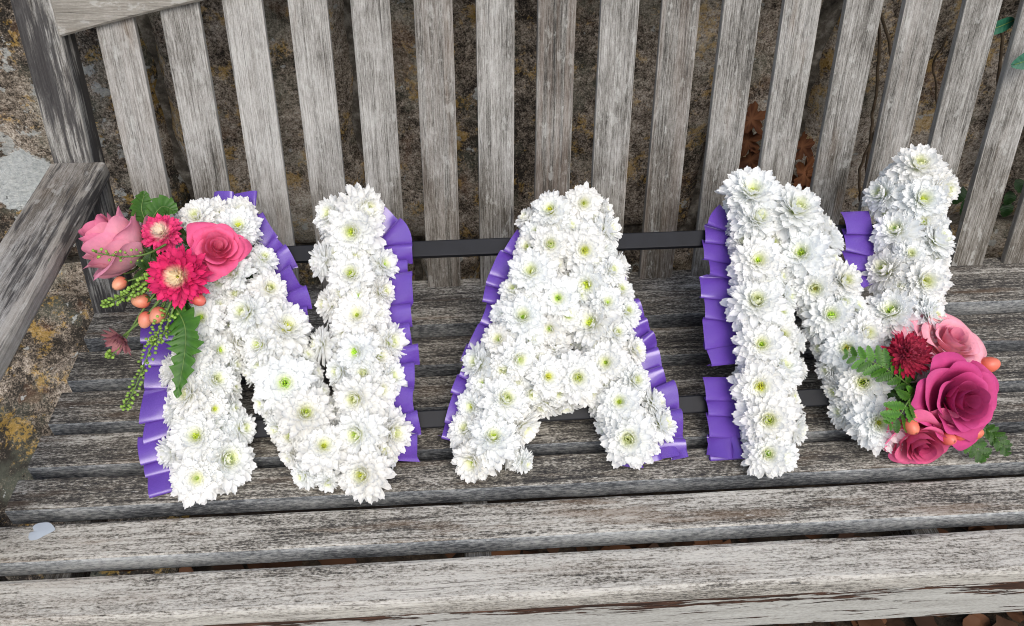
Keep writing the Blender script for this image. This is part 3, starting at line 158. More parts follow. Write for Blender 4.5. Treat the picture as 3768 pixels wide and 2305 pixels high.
def wood_back():
    g = NT('weathered_teak_upright'); P, tc, sep = local(g)
    warp = g.noise(g.vmul(P, (5, 30, 30)), 1, 2, .5, col=True)
    Q = g.vadd(P, g.vmul(warp, (0, .006, .006)))
    fine = g.noise(g.vmul(Q, (9, 520, 520)), 1, 7, .68)
    band = g.noise(g.vmul(Q, (2.2, 95, 95)), 1, 4, .55)
    fib = g.noise(g.vmul(Q, (75, 620, 620)), 1, 4, .7)
    blot = g.noise(g.vmul(P, (9, 22, 22)), 1, 5, .6)
    spk = g.noise(P, 420, 3, .7)
    v = g.math('ADD', g.math('MULTIPLY', fine, .68), g.math('ADD', g.math('MULTIPLY', band, .30), g.math('MULTIPLY', fib, .6)))
    v = g.math('SUBTRACT', v, .245)
    v = g.math('ADD', v, g.math('MULTIPLY', g.math('SUBTRACT', blot, .5), .5))
    v = g.math('ADD', v, g.math('MULTIPLY', g.math('SUBTRACT', spk, .5), .22))
    v = g.math('ADD', v, g.math('MULTIPLY', g.math('SUBTRACT', sep.outputs[0], .5), .55))
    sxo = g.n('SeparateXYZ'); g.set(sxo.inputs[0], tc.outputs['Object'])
    low = g.math('SUBTRACT', 1.0, g.step(g.math('ADD', sxo.outputs[0], g.math('MULTIPLY', g.math('SUBTRACT', blot, .5), .35)), .03, .27))     # darker and browner toward the seat end
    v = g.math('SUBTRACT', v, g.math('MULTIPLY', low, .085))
    col = g.ramp(v, [(.31, (.030, .028, .025)), (.42, (.098, .093, .083)), (.53, (.195, .189, .174)), (.63, (.290, .284, .266)), (.79, (.42, .415, .395))])
    arris = g.step(g.math('ABSOLUTE', sxo.outputs[1]), .0262, .0280)
    col = g.mix(g.math('MULTIPLY', arris, .35), col, (.47, .45, .40))
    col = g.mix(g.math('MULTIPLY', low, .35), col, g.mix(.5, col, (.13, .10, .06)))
    # patches of pale lichen bloom
    lich = g.step(g.noise(g.vmul(P, (28, 55, 55)), 1, 6, .65), .575, .63)
    col = g.mix(g.math('MULTIPLY', lich, .42), col, (.42, .425, .40))
    # brown tannin stain
    br = g.step(g.noise(g.vmul(P, (5, 28, 28)), 1, 3, .5), .58, .78)
    col = g.mix(g.math('MULTIPLY', br, .45), col, g.mix(.6, col, (.19, .12, .07)))
    col = g.mix(g.math('MULTIPLY', sep.outputs[2], g.step(band, .35, .6)), col, g.mix(.5, col, (.14, .10, .075)))
    # long black drying checks
    ck = g.noise(g.vmul(Q, (1.3, 190, 190)), 1, 3, .5)
    crack = g.math('SUBTRACT', 1.0, g.step(g.math('ABSOLUTE', g.math('SUBTRACT', ck, .56)), .0, .012))
    crack = g.math('MULTIPLY', crack, g.step(g.noise(g.vmul(P, (6, 60, 60)), 1, 2, .5), .5, .62))
    col = g.mix(g.math('MULTIPLY', crack, .8), col, (.03, .027, .024))
    # black mould, strength per piece
    mo = g.math('ADD', g.math('MULTIPLY', g.noise(g.vmul(Q, (9, 130, 130)), 1, 7, .68), .55), g.math('MULTIPLY', g.noise(g.vmul(P, (5, 22, 22)), 1, 4, .6), .45))
    mo = g.step(g.math('ADD', mo, g.math('MULTIPLY', sep.outputs[1], .30)), .61, .69)
    col = g.mix(g.math('MULTIPLY', mo, .88), col, (.028, .026, .027))
    h = g.math('SUBTRACT', g.math('ADD', fine, g.math('MULTIPLY', fib, .6)), g.math('MULTIPLY', crack, 1.2))
    return g.bsdf(col, .82, g.bump(h, .55, .0012), .25)

def wood_seat():
    g = NT('flaking_teak_seat'); P, tc, sep = local(g)
    warp = g.noise(g.vmul(P, (9, 40, 40)), 1, 3, .5, col=True)
    Q = g.vadd(P, g.vmul(warp, (0, .008, .004)))
    f1 = g.noise(g.vmul(Q, (120, 470, 470)), 1, 6, .72)
    f2 = g.noise(g.vmul(Q, (30, 150, 150)), 1, 5, .65)
    f3 = g.noise(g.vmul(P, (5, 26, 26)), 1, 4, .6)
    spk = g.noise(g.vmul(P, (240, 480, 480)), 1, 3, .7)
    line = g.noise(g.vmul(Q, (3, 300, 300)), 1, 4, .6)
    v = g.math('ADD', g.math('MULTIPLY', f1, .66), g.math('MULTIPLY', f2, .34))
    v = g.math('ADD', v, g.math('MULTIPLY', g.math('SUBTRACT', f3, .5), .40))
    v = g.math('ADD', v, g.math('MULTIPLY', g.math('SUBTRACT', spk, .5), .45))
    v = g.math('ADD', v, g.math('MULTIPLY', g.math('SUBTRACT', line, .5), .35))
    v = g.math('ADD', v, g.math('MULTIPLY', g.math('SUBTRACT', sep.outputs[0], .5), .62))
    col = g.ramp(v, [(.36, (.026, .025, .025)), (.455, (.070, .065, .058)), (.515, (.155, .143, .120)), (.57, (.30, .284, .25)), (.69, (.48, .463, .415))])
    dl = g.step(g.noise(g.vmul(Q, (11, 340, 340)), 1, 4, .6), .60, .66)
    col = g.mix(g.math('MULTIPLY', dl, .6), col, (.060, .050, .040))
    # brown bare timber showing through
    br = g.step(g.noise(g.vmul(P, (4.2, 34, 34)), 1, 4, .6), .52, .66)
    col = g.mix(g.math('MULTIPLY', br, g.math('MULTIPLY', sep.outputs[1], .8)), col, g.mix(.75, col, (.15, .095, .055)))
    # pale thick lichen flakes
    fl = g.step(g.noise(g.vmul(Q, (38, 150, 150)), 1, 5, .7), .655, .68)
    col = g.mix(g.math('MULTIPLY', fl, .8), col, (.52, .51, .47))
    # blue-grey algae on the edge faces
    sx = g.n('SeparateXYZ'); g.set(sx.inputs[0], tc.outputs['Normal'])
    front = g.step(g.math('MULTIPLY', sx.outputs[1], -1.0), .55, .9)
    ev = g.math('ADD', g.math('MULTIPLY', g.noise(g.vmul(P, (110, 330, 330)), 1, 5, .75), .7), g.math('MULTIPLY', f3, .5))
    ev = g.math('ADD', ev, g.math('MULTIPLY', g.math('SUBTRACT', sep.outputs[0], .5), .4))
    edge = g.ramp(ev, [(.46, (.03, .033, .036)), (.56, (.10, .106, .112)), (.64, (.22, .23, .23)), (.76, (.42, .43, .42))])
    col = g.mix(g.math('MULTIPLY', front, g.math('SUBTRACT', 1.0, sep.outputs[2])), col, edge)
    h = g.math('ADD', g.math('ADD', f1, g.math('MULTIPLY', f2, .7)), g.math('MULTIPLY', fl, .5))
    return g.bsdf(col, .85, g.bump(h, .7, .0014), .22)

def wood_apron():
    g = NT('peeling_grey_apron'); P, tc, sep = local(g)
    O = tc.outputs['Object']; sx = g.n('SeparateXYZ'); g.set(sx.inputs[0], O)
    warp = g.noise(g.vmul(P, (12, 60, 60)), 1, 4, .6, col=True)
    Q = g.vadd(P, g.vmul(warp, (0, .012, 0)))
    f1 = g.noise(g.vmul(P, (160, 420, 420)), 1, 6, .7)
    f2 = g.noise(g.vmul(P, (9, 90, 90)), 1, 5, .6)
    v = g.math('ADD', g.math('MULTIPLY', f1, .6), g.math('MULTIPLY', f2, .4))
    col = g.ramp(v, [(.30, (.20, .195, .175)), (.5, (.36, .36, .335)), (.7, (.50, .505, .48))])
    pe = g.noise(g.vmul(Q, (10, 165, 165)), 1, 7, .68)
    big = g.noise(g.vmul(P, (3.0, 16, 16)), 1, 3, .5)
    top = g.step(sx.outputs[1], -.005, .045)
    m = g.math('ADD', pe, g.math('ADD', g.math('MULTIPLY', top, .19), g.math('MULTIPLY', g.math('SUBTRACT', big, .5), .55)))
    m = g.step(m, .600, .615)
    wood = g.ramp(g.noise(g.vmul(Q, (22, 330, 330)), 1, 5, .65), [(.35, (.012, .009, .008)), (.52, (.045, .024, .016)), (.7, (.12, .06, .04))])
    col = g.mix(m, col, wood)
    h = g.math('SUBTRACT', g.math('MULTIPLY', f1, .5), m)
    return g.bsdf(col, .85, g.bump(h, .7, .0013), .22)

def stone_mat():
    g = NT('lichened_stone'); tc = g.n('TexCoord'); P = tc.outputs['Object']; oi = g.n('ObjectInfo')
    geo = g.n('NewGeometry'); W = geo.outputs['Position']
    sep = g.n('SeparateColor'); g.set(sep.inputs[0], oi.outputs['Color'])
    a = g.noise(W, 26, 9, .68); b = g.noise(W, 140, 6, .7); c = g.noise(W, 6, 4, .6)
    v = g.math('ADD', g.math('ADD', g.math('MULTIPLY', a, .5), g.math('MULTIPLY', b, .45)), g.math('MULTIPLY', g.math('SUBTRACT', c, .5), .5))
    e = g.noise(W, 330, 4, .75); f = g.noise(W, 75, 5, .7)
    v = g.math('ADD', v, g.math('MULTIPLY', g.math('SUBTRACT', sep.outputs[0], .5), .4))
    v = g.math('ADD', v, g.math('ADD', g.math('MULTIPLY', g.math('SUBTRACT', e, .5), .75), g.math('MULTIPLY', g.math('SUBTRACT', f, .5), .35)))
    col = g.ramp(v, [(.31, (.025, .022, .018)), (.41, (.14, .115, .09)), (.49, (.30, .255, .205)), (.58, (.48, .43, .365)), (.72, (.68, .65, .58))])
    grn = g.step(g.noise(W, 9, 5, .6), .5, .66)
    col = g.mix(g.math('MULTIPLY', grn, .55), col, g.mix(.6, col, (.17, .19, .145)))
    och = g.step(g.math('ADD', g.noise(g.vadd(W, (3, 1, 2)), 17, 6, .65), g.math('MULTIPLY', g.math('SUBTRACT', b, .5), .5)), .545, .64)
    col = g.mix(g.math('MULTIPLY', och, .7), col, g.mix(.72, col, (.48, .30, .06)))
    red = g.step(g.noise(g.vadd(W, (7, 4, 1)), 11, 4, .6), .6, .7)
    col = g.mix(g.math('MULTIPLY', red, .28), col, g.mix(.6, col, (.30, .13, .06)))
    pale = g.step(g.math('ADD', g.noise(g.vadd(W, (1, 8, 5)), 30, 6, .6), g.math('MULTIPLY', sep.outputs[1], .12)), .66, .69)
    col = g.mix(g.math('MULTIPLY', pale, .8), col, g.ramp(b, [(.3, (.26, .27, .26)), (.65, (.48, .50, .48))]))
    # one large pale crust of lichen on the left-hand stone
    d = g.n('VectorMath', operation='DISTANCE'); g.set(d.inputs[0], g.vadd(g.vmul(W, (1, .3, 1.15)), g.vmul(g.noise(W, 22, 5, .7, col=True), (.07, 0, .07)))); g.set(d.inputs[1], (-.100 + .035, .06, .085 + .035))
    crust = g.math('SUBTRACT', 1.0, g.step(d.outputs['Value'], .066, .072))
    col = g.mix(g.math('MULTIPLY', crust, .93), col, g.ramp(b, [(.3, (.30, .33, .33)), (.55, (.46, .49, .49)), (.75, (.55, .58, .57))]))
    pit = g.step(g.voro(g.vadd(W, g.vmul(g.noise(W, 40, 3, .6, col=True), (.02, .02, .02))), 110), .05, .30)
    pm = g.step(g.noise(W, 14, 4, .6), .48, .62)
    dark = g.math('MULTIPLY', g.math('SUBTRACT', 1.0, pit), pm)
    col = g.mix(g.math('MULTIPLY', dark, .75), col, (.012, .010, .009))
    h = g.math('ADD', g.math('ADD', a, g.math('ADD', g.math('MULTIPLY', b, .5), g.math('MULTIPLY', e, .25))), g.math('SUBTRACT', g.math('MULTIPLY', crust, .15), g.math('MULTIPLY', dark, .7)))
    return g.bsdf(col, .9, g.bump(h, .9, .008), .2)

def mortar_mat():
    g = NT('old_lime_mortar'); geo = g.n('NewGeometry'); W = geo.outputs['Position']
    a = g.noise(W, 40, 8, .7); c = g.noise(W, 7, 4, .6)
    col = g.ramp(g.math('ADD', g.math('MULTIPLY', a, .7), g.math('MULTIPLY', c, .35)), [(.38, (.02, .018, .015)), (.52, (.10, .09, .075)), (.68, (.34, .32, .28))])
    return g.bsdf(col, .95, g.bump(a, .9, .008), .15)

def ground_mat():
    g = NT('dark_soil'); geo = g.n('NewGeometry'); W = geo.outputs['Position']
    a = g.noise(W, 60, 8, .7); c = g.noise(W, 8, 4, .6)
    col = g.ramp(g.math('ADD', g.math('MULTIPLY', a, .7), g.math('MULTIPLY', c, .3)), [(.35, (.010, .008, .006)), (.52, (.04, .03, .022)), (.7, (.10, .075, .05))])
    return g.bsdf(col, .95, g.bump(a, 1, .01), .15)

def petal_mat(name, trans=.22, rough=.55, spec=.25, veins=.05):
    """colour comes from the petal itself (base to tip); the object's colour shifts whole blooms a little"""
    g = NT(name); at = g.n('Attribute', attribute_name='tint'); oi = g.n('ObjectInfo'); tc = g.n('TexCoord')
    col = g.mix(1.0, at.outputs['Color'], oi.outputs['Color'], 'MULTIPLY')
    vein = g.noise(tc.outputs['Object'], 260, 3, .6)
    col = g.mix(veins, col, g.ramp(vein, [(.3, .45), (.7, 1.0)]), 'MULTIPLY')
    return g.bsdf(col, rough, None, spec, (trans, col))

def satin():
    g = NT('purple_satin'); tc = g.n('TexCoord')
    w = g.noise(g.vmul(tc.outputs['Object'], (1, 1, 1)), 900, 2, .5)
    col = g.ramp(w, [(.3, (.095, .042, .29)), (.7, (.13, .058, .38))])
    return g.bsdf(col, .24, None, .8, (.08, (.12, .05, .4)), **{'Sheen Weight': .25, 'Sheen Roughness': .4, 'Sheen Tint': (.6, .45, 1, 1)})

def plain(name, c, rough=.5, spec=.4, var=.25, scale=60, bump=.0, trans=None, **kw):
    g = NT(name); tc = g.n('TexCoord'); oi = g.n('ObjectInfo'); nz = g.noise(tc.outputs['Object'], scale, 5, .6)
    lo = tuple(x * (1 - var) for x in c); hi = tuple(min(1, x * (1 + var)) for x in c)
    col = g.mix(1.0, g.ramp(nz, [(.3, lo), (.7, hi)]), oi.outputs['Color'], 'MULTIPLY')
    return g.bsdf(col, rough, g.bump(nz, bump, .001) if bump else None, spec, (trans, hi) if trans else None, **kw)

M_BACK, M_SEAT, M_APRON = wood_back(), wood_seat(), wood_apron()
M_STONE, M_MORTAR, M_GROUND = stone_mat(), mortar_mat(), ground_mat()
M_WHITE = petal_mat('white_petal', .45, .5, .2)
M_ROSE = petal_mat('rose_petal', .22, .6, .18, .16)
M_ASTER = petal_mat('aster_petal', .12, .55, .2)
M_LIME = plain('lime_floret', (.56, .68, .07), .6, .25, .35, 300)
M_SATIN = satin()
M_BLACK = plain('black_plastic', (.007, .008, .011), .48, .2, .2, 40)
M_FOAM = plain('dark_flower_foam', (.018, .03, .016), .9, .1, .4, 120)
M_LEAF = petal_mat('green_leaf', .2, .45, .32, .35)
M_STEM = plain('green_stem', (.10, .17, .04), .55, .3, .3, 90)
M_BEAD = plain('green_seed_pod', (.23, .38, .07), .5, .35, .35, 120, trans=.15)
M_BERRY = petal_mat('coral_berry', .08, .38, .4, .25)
M_DEAD = petal_mat('dead_leaf', .12, .75, .2)
M_VINE = plain('brown_vine', (.10, .075, .05), .85, .2, .5, 50, .6)
M_HEART = plain('pale_petal', (.40, .45, .50), .6, .3, .06, 60)

# ------------------------------------------------------------------ bench geometry
A = math.radians(15.0841); SA, CA = math.sin(A), math.cos(A)
UPB, NFB = Vector((0, SA, CA)), Vector((0, -CA, SA))
def plank(L, w, t, bev=.003, nseg=28, wob=.0007, seed=0, end_cut=None, taper=None):
    """length along X, width Y, thickness Z (top face at z=0); worn, slightly wavy arrises"""
    prof = []
    h, b = w / 2, bev
    for sy, sz in ((1, -1), (-1, -1), (-1, 1), (1, 1)):      # corners, then rounded with three points each
        cy, cz = sy * (h - b), (-t / 2) + sz * (t / 2 - b)
        a0 = {(1, -1): -90, (-1, -1): 180, (-1, 1): 90, (1, 1): 0}[(sy, sz)]
        seq = (0, 45, 90)
        for q in seq:
            ang = math.radians(a0 + q) if (sy, sz) != (1, -1) else math.radians(-90 + q)
            prof.append((cy + b * math.cos(ang), cz + b * math.sin(ang)))
    # order the profile counter-clockwise about its middle
    prof.sort(key=lambda p: math.atan2((p[1] + t / 2) / t, p[0] / w))
    n = len(prof); vs = []; fs = []
    for i in range(nseg + 1):
        x = L * i / nseg
        for k, (y, z) in enumerate(prof):
            q = Vector((x * 9 + seed * 7.3, y * 40 + k * .9, z * 40 + seed))
            dx = 0
            if end_cut and i == nseg: dx = end_cut * (y / w)
            if end_cut and 0 < i < nseg: dx = end_cut * (y / w) * i / nseg
            vs.append((x + dx, y + wob * noise.noise(q), z + wob * noise.noise(q + Vector((9, 2, 4)))))
    for i in range(nseg):
        for k in range(n):
            a, b2 = i * n + k, i * n + (k + 1) % n
            fs.append((a, b2, b2 + n, a + n))
    fs.append(tuple(range(n - 1, -1, -1))); fs.append(tuple(nseg * n + k for k in range(n)))
    return vs, fs
def board(name, mat, m4, L, w, t, parent, color=(.5, 0, 0), smooth=False, **kw):
    vs, fs = plank(L, w, t, **kw)
    o = obj(name, mesh(name, vs, fs, mat, False), parent, m4); o.color = (*color, 1); return o

bench = tag(empty('garden_bench', Matrix.Translation((.95, -.25, -.43))), 'weathered grey slatted timber garden bench standing against the stone wall', 'bench')
BI = Matrix.Translation((-.95, .25, .43))
def B(m): return BI @ m
# back slats
ARCH = lambda x: (.519 - .102 * (x - 1.2) ** 2) / CA         # underside of the arched top rail, measured along the back
OFFS = [-.0018, .0017, .001, .0022, .0004, 0, -.001, -.0016, -.0002, -.0007, -.0007, -.0013, .0009, -.0006, .0003, -.0006, .0019, 0, 0]
TONE = [.56, .50, .62, .56, .52, .46, .52, .40, .50, .44, .47, .50, .46, .49, .47, .50, .46, .5, .5]
for k in range(24):
    x = .1953 + k * .092 + (OFFS[k] if k < 19 else 0)
    if x > 2.25: continue
    s0 = -.0142 / CA; L = ARCH(x) + .006 - s0
    slope = -2 * .102 * (x - 1.2) / CA
    org = Vector((x, 0, 0)) + UPB * s0
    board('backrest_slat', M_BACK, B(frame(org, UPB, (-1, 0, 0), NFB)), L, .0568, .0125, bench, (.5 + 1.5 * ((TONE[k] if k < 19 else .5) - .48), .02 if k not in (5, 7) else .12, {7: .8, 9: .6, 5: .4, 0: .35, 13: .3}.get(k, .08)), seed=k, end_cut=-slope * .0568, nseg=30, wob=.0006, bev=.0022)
# arched top rail: a curved board
def arch_rail():
    vs, fs = [], []
    N = 40; x0, x1 = .118, 2.282
    for i in range(N + 1):
        x = x0 + (x1 - x0) * i / N; s = ARCH(x); wv = .0008 * noise.noise(Vector((x * 14, 0, 0)))
        for ds, d in ((0, .010), (.003, .013), (.090, .013), (.094, .009), (.094, -.022), (.09, -.026), (.003, -.026), (0, -.023)):
            vs.append(Vector((x, 0, 0)) + UPB * (s + ds + wv) + NFB * d)
    n = 8
    for i in range(N):
        for k in range(n):
            a, b = i * n + k, i * n + (k + 1) % n; fs.append((a, b, b + n, a + n))
    fs.append(tuple(range(n - 1, -1, -1))); fs.append(tuple(N * n + k for k in range(n)))
    org = Vector((.98, 0, 0)) + UPB * .5
    m = frame(org, (1, 0, 0), UPB, NFB); mi = m.inverted()
    o = obj('crest_rail', mesh('crest_rail', [mi @ v for v in vs], fs, M_BACK, False), bench, B(m)); o.color = (.50, .06, 0, 1)
arch_rail()
# posts
for x in (.089, 2.311):
    board('post', M_BACK, B(frame(Vector((x, 0, 0)) + UPB * -.45 + NFB * .012, UPB, (-1, 0, 0), NFB)), 1.02, .058, .052, bench, (.48, .60, 0), seed=31, nseg=40, wob=.0012, bev=.004)
    lx = x - .05 if x < .9 else x + .05
    ax = .0985 if x < .9 else 2.3015
    board('armrest', M_BACK, B(frame((ax, .045, .225), (0, -1, 0), (1, 0, 0), (0, 0, 1))), .66, .086, .030, bench, (.53, .40, .3), seed=5, nseg=30, wob=.0018, bev=.008)
    board('leg', M_BACK, B(frame((.072 if x < .9 else 2.384, -.505, -.43), (0, 0, 1), (0, 1, 0), (1, 0, 0))), .624, .06, .056, bench, (.45, .2, 0), seed=8, nseg=20)
board('seat_rail', M_SEAT, B(frame((.119, -.0135, -.0150), (1, 0, 0), (0, 1, 0), (0, 0, 1))), 2.162, .062, .060, bench, (.52, .2, 0), seed=12, nseg=50)
# seat slats: back edge y, front edge y, x of left end, tone, brown
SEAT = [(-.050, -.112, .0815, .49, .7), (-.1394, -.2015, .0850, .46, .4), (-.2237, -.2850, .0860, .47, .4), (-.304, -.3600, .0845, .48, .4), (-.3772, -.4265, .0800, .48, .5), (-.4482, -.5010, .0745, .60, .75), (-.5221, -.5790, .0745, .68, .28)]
for i, (yb, yf, xl, tone, br) in enumerate(SEAT):
    w = yb - yf; xr = 2.40 - xl
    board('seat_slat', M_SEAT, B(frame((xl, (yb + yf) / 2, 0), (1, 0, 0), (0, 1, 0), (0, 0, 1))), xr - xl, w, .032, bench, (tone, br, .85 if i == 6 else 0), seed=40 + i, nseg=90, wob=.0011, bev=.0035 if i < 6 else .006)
for bx in (.684, 1.261, .16, 1.80, 2.22):
    board('seat_bearer', M_BACK, B(frame((bx, -.555, -.0335), (0, 1, 0), (-1, 0, 0), (0, 0, 1))), .55, .034, .05, bench, (.45, .1, 0), seed=bx, nseg=12)
board('apron', M_APRON, B(frame((.0745, -.576, -.0735), (1, 0, 0), (0, 0, 1), (0, -1, 0))), 2.251, .080, .026, bench, (.5, 0, 0), seed=60, nseg=80, wob=.001, bev=.003)

# ------------------------------------------------------------------ ground and stone wall
def ground():
    vs, fs = [], []
    N = 60
    for j in range(N + 1):
        for i in range(N + 1):
            fx, fy = (i / N - .5) * 2, (j / N - .5) * 2
            x = .9 + math.copysign(abs(fx) ** 2.4 * 60, fx); y = -.2 + math.copysign(abs(fy) ** 2.4 * 60, fy)
            vs.append((x, y, -.437 + .012 * noise.noise(Vector((x * 7, y * 7, 0)))))
    for j in range(N):
        for i in range(N):
            a = j * (N + 1) + i; fs.append((a, a + 1, a + N + 2, a + N + 1))
    return obj('ground', mesh('ground', vs, fs, M_GROUND))
tag(ground(), None, None, kind='structure')

wall = tag(empty('stone_wall', Matrix.Translation((.9, .27, -.43))), 'rough lichened rubble stone wall rising behind the bench', 'wall')
WI = Matrix.Translation((-.9, -.27, .43))
def stone(x0, x1, z0, z1, yf, seed, tone, pale, depth=.16, rough=.023):
    n = max(8, int((x1 - x0) / .022)); m = max(6, int((z1 - z0) / .022)); vs, fs = [], []
    cx, cz = (x0 + x1) / 2, (z0 + z1) / 2
    for j in range(m + 1):
        for i in range(n + 1):
            a, b = i / n * 2 - 1, j / m * 2 - 1
            e = max(abs(a), abs(b)) ; edge = max(0, (e - .86) / .14)
            x = cx + a * (x1 - x0) / 2; z = cz + b * (z1 - z0) / 2
            q = Vector((x * 5, z * 5, seed)); q2 = Vector((x * 22, z * 22, seed + 4))
            y = yf + rough * noise.noise(q) * 1.3 + rough * .45 * noise.noise(q2) + .035 * edge ** 2
            x += .012 * noise.noise(Vector((z * 9, seed, 1))) * abs(a); z += .012 * noise.noise(Vector((x * 9, seed, 7))) * abs(b)
            vs.append((x - cx, y - yf, z - cz))
    for j in range(m):
        for i in range(n):
            k = j * (n + 1) + i; fs.append((k, k + 1, k + n + 2, k + n + 1))
    # sides going back into the wall
    ring = [i for i in range(n + 1)] + [(j) * (n + 1) + n for j in range(1, m + 1)] + [m * (n + 1) + i for i in range(n - 1, -1, -1)] + [j * (n + 1) for j in range(m - 1, 0, -1)]
    base = len(vs)
    for r in ring: vs.append((vs[r][0], depth, vs[r][2]))
    for k in range(len(ring)):
        k2 = (k + 1) % len(ring); fs.append((ring[k2], ring[k], base + k, base + k2))
    o = obj('stone', mesh('stone', vs, fs, M_STONE), wall, WI @ Matrix.Translation((cx, yf, cz))); o.color = (tone, pale, 0, 1); return o
YW = .235
rows = [(-.45, -.135), (-.118, .475), (.49, .80), (.81, 1.08)]
cuts = [[-1.3, -.95, -.62, -.22, .16, .60, .74, 1.02, 1.20, 1.46, 1.72, 2.1, 2.5, 3.0], [-1.3, -.8, -.34, .175, .52, .655, 1.18, 1.335, 1.78, 2.2, 2.7, 3.0], [-1.3, -.7, -.1, .3, .8, 1.1, 1.5, 1.9, 2.5, 3.0], [-1.3, -.9, -.3, .2, .55, 1.0, 1.4, 2.0, 2.4, 3.0]]
rs = random.Random(3)
for r, (z0, z1) in enumerate(rows):
    for i in range(len(cuts[r]) - 1):
        x0, x1 = cuts[r][i] + .007, cuts[r][i + 1] - .007
        tone = rs.uniform(.36, .56); pale = rs.uniform(0, .35)
        if x1 < .2 and r == 1: tone, pale = .30, .75
        if r == 0: tone -= .05; pale = .55 if x0 > .5 else .15
        stone(x0, x1, z0 + rs.uniform(-.004, .004), z1 + rs.uniform(-.004, .004), YW + rs.uniform(-.010, .014), rs.uniform(0, 90), tone, pale)
# rough rock ledge at the foot of the wall, left of the seat
def ledge():
    vs, fs = [], []; nx, ny = 70, 46; x0, x1, y0, y1 = -.95, .16, -.30, .225
    for j in range(ny + 1):
        for i in range(nx + 1):
            x = x0 + (x1 - x0) * i / nx; y = y0 + (y1 - y0) * j / ny; f = j / ny
            z = -.43 + .30 * max(0, f - .12) ** 1.25 + .045 * noise.noise(Vector((x * 5, y * 6, 3))) + .020 * noise.noise(Vector((x * 14, y * 16, 8))) + .009 * noise.noise(Vector((x * 40, y * 40, 5)))
            if j == 0 or i == 0 or i == nx: z = -.50
            vs.append((x + .45, y - .05, z + .43))
    for j in range(ny):
        for i in range(nx):
            k = j * (nx + 1) + i; fs.append((k, k + 1, k + nx + 2, k + nx + 1))
    o = obj('rock_ledge', mesh('rock_ledge', vs, fs, M_STONE), None, Matrix.Translation((-.45, .05, -.43))); o.color = (.16, .10, 0, 1)
    return tag(o, 'rough brown lichened rock ledge at the foot of the wall beside the seat end', 'rock')
ledge()
vs, fs = [], []
N1, N2 = 120, 50
for j in range(N2 + 1):
    for i in range(N1 + 1):
        x = -1.35 + 4.4 * i / N1; z = -.46 + 1.56 * j / N2
        vs.append((x - .9, .272 + .012 * noise.noise(Vector((x * 20, z * 20, 2))) - .27, z + .43))
for j in range(N2):
    for i in range(N1):
        k = j * (N1 + 1) + i; fs.append((k, k + 1, k + N1 + 2, k + N1 + 1))
obj('mortar_bed', mesh('mortar_bed', vs, fs, M_MORTAR), wall)

# ------------------------------------------------------------------ flower building blocks
def sweep_petal(vs, fs, cs, L, w, az, elev, curl, r0, z0, cup, colf, nu=4, nv=6, shape=None, twist=0, wave=0, ph=0):
    """one petal: base at radius r0 on the axis frame, leaving at `elev`, bending by `curl` along its length"""
    ca, sa = math.cos(az), math.sin(az); base = len(vs)
    r, z, e = r0, z0, elev
    ts = [1 - (1 - j / nv) ** 1.35 for j in range(nv + 1)]
    for j in range(nv + 1):
        t = ts[j]
        ww = w * (shape(t) if shape else 1)
        for i in range(nu + 1):
            a = i / nu * 2 - 1
            up = cup * ww * (a * a) + wave * math.sin(a * 5 + ph) * t
            rr = r - up * math.sin(e); zz = z + up * math.cos(e) + twist * a * ww
            if j == nv: rr -= .06 * L * a * a
            x, y = rr, a * ww
            vs.append((x * ca - y * sa, x * sa + y * ca, zz)); cs.append(colf(t, a, rr))
        dl = L * ((ts[j + 1] - t) if j < nv else 0); e2 = e + curl * ((ts[j + 1] - t) if j < nv else 0)
        r += dl * math.cos((e + e2) / 2); z += dl * math.sin((e + e2) / 2); e = e2
    for j in range(nv):
        for i in range(nu):
            k = base + j * (nu + 1) + i; fs.append((k, k + 1, k + nu + 2, k + nu + 1))
SPOON = lambda t: (.34 + .66 * math.sin(min(1, t / .62) * math.pi / 2)) * (1 if t < .68 else math.sqrt(max(.06, 1 - ((t - .68) / .325) ** 2)))
D = math.radians
def lerp(a, b, t): return tuple(x + (y - x) * t for x, y in zip(a, b))
def chrysanth_mesh(seed, open_=1.0):
    rnd = random.Random(seed); vs, fs, cs = [], [], []
    rings = [(16, .0276, .0042, -24, 22, 0.0), (17, .0262, .0041, -13, 22, .0010), (20, .0242, .0037, -3, 20, .0020), (19, .0224, .0035, 8, 20, .0030), (18, .0200, .0033, 19, 20, .0040), (16, .0172, .0030, 31, 22, .0048), (14, .0140, .0027, 42, 24, .0053), (12, .0108, .0023, 52, 28, .0056), (10, .0080, .0019, 60, 30, .0058)]
    WH, CR, YG = (.955, .96, .965), (.94, .95, .80), (.80, .86, .40)
    for ri, (n, L, w, el, cu, z0) in enumerate(rings):
        a0 = rnd.uniform(0, 6.28)
        for i in range(n):
            az = a0 + 6.283 * i / n + rnd.gauss(0, .09)
            if ri == 0 and rnd.random() < .12: continue
            LL = L * rnd.uniform(.84, 1.12); f = min(1, .012 + ri / 7.0)
            def cf(t, a, rr):
                d = abs(rr)
                k = max(0, 1 - d / .0090)
                return lerp(lerp(WH, CR, min(1, k * 1.3)), YG, max(0, (k - .45) * 1.5))
            sweep_petal(vs, fs, cs, LL, w * rnd.uniform(.85, 1.15), az, D(el * open_ + rnd.gauss(0, 4.5)), D(cu + rnd.gauss(0, 8)), .0022, z0, .38 + rnd.uniform(-.15, .3), cf, 4, 7, SPOON, rnd.gauss(0, .25))
    return mesh('chrysanthemum', vs, fs, M_WHITE, True, cs)
CHRYS = [chrysanth_mesh(s, o) for s, o in ((1, 1.0), (2, .9), (3, 1.1), (4, 1.0), (5, 1.25), (6, .85), (7, 1.15))]
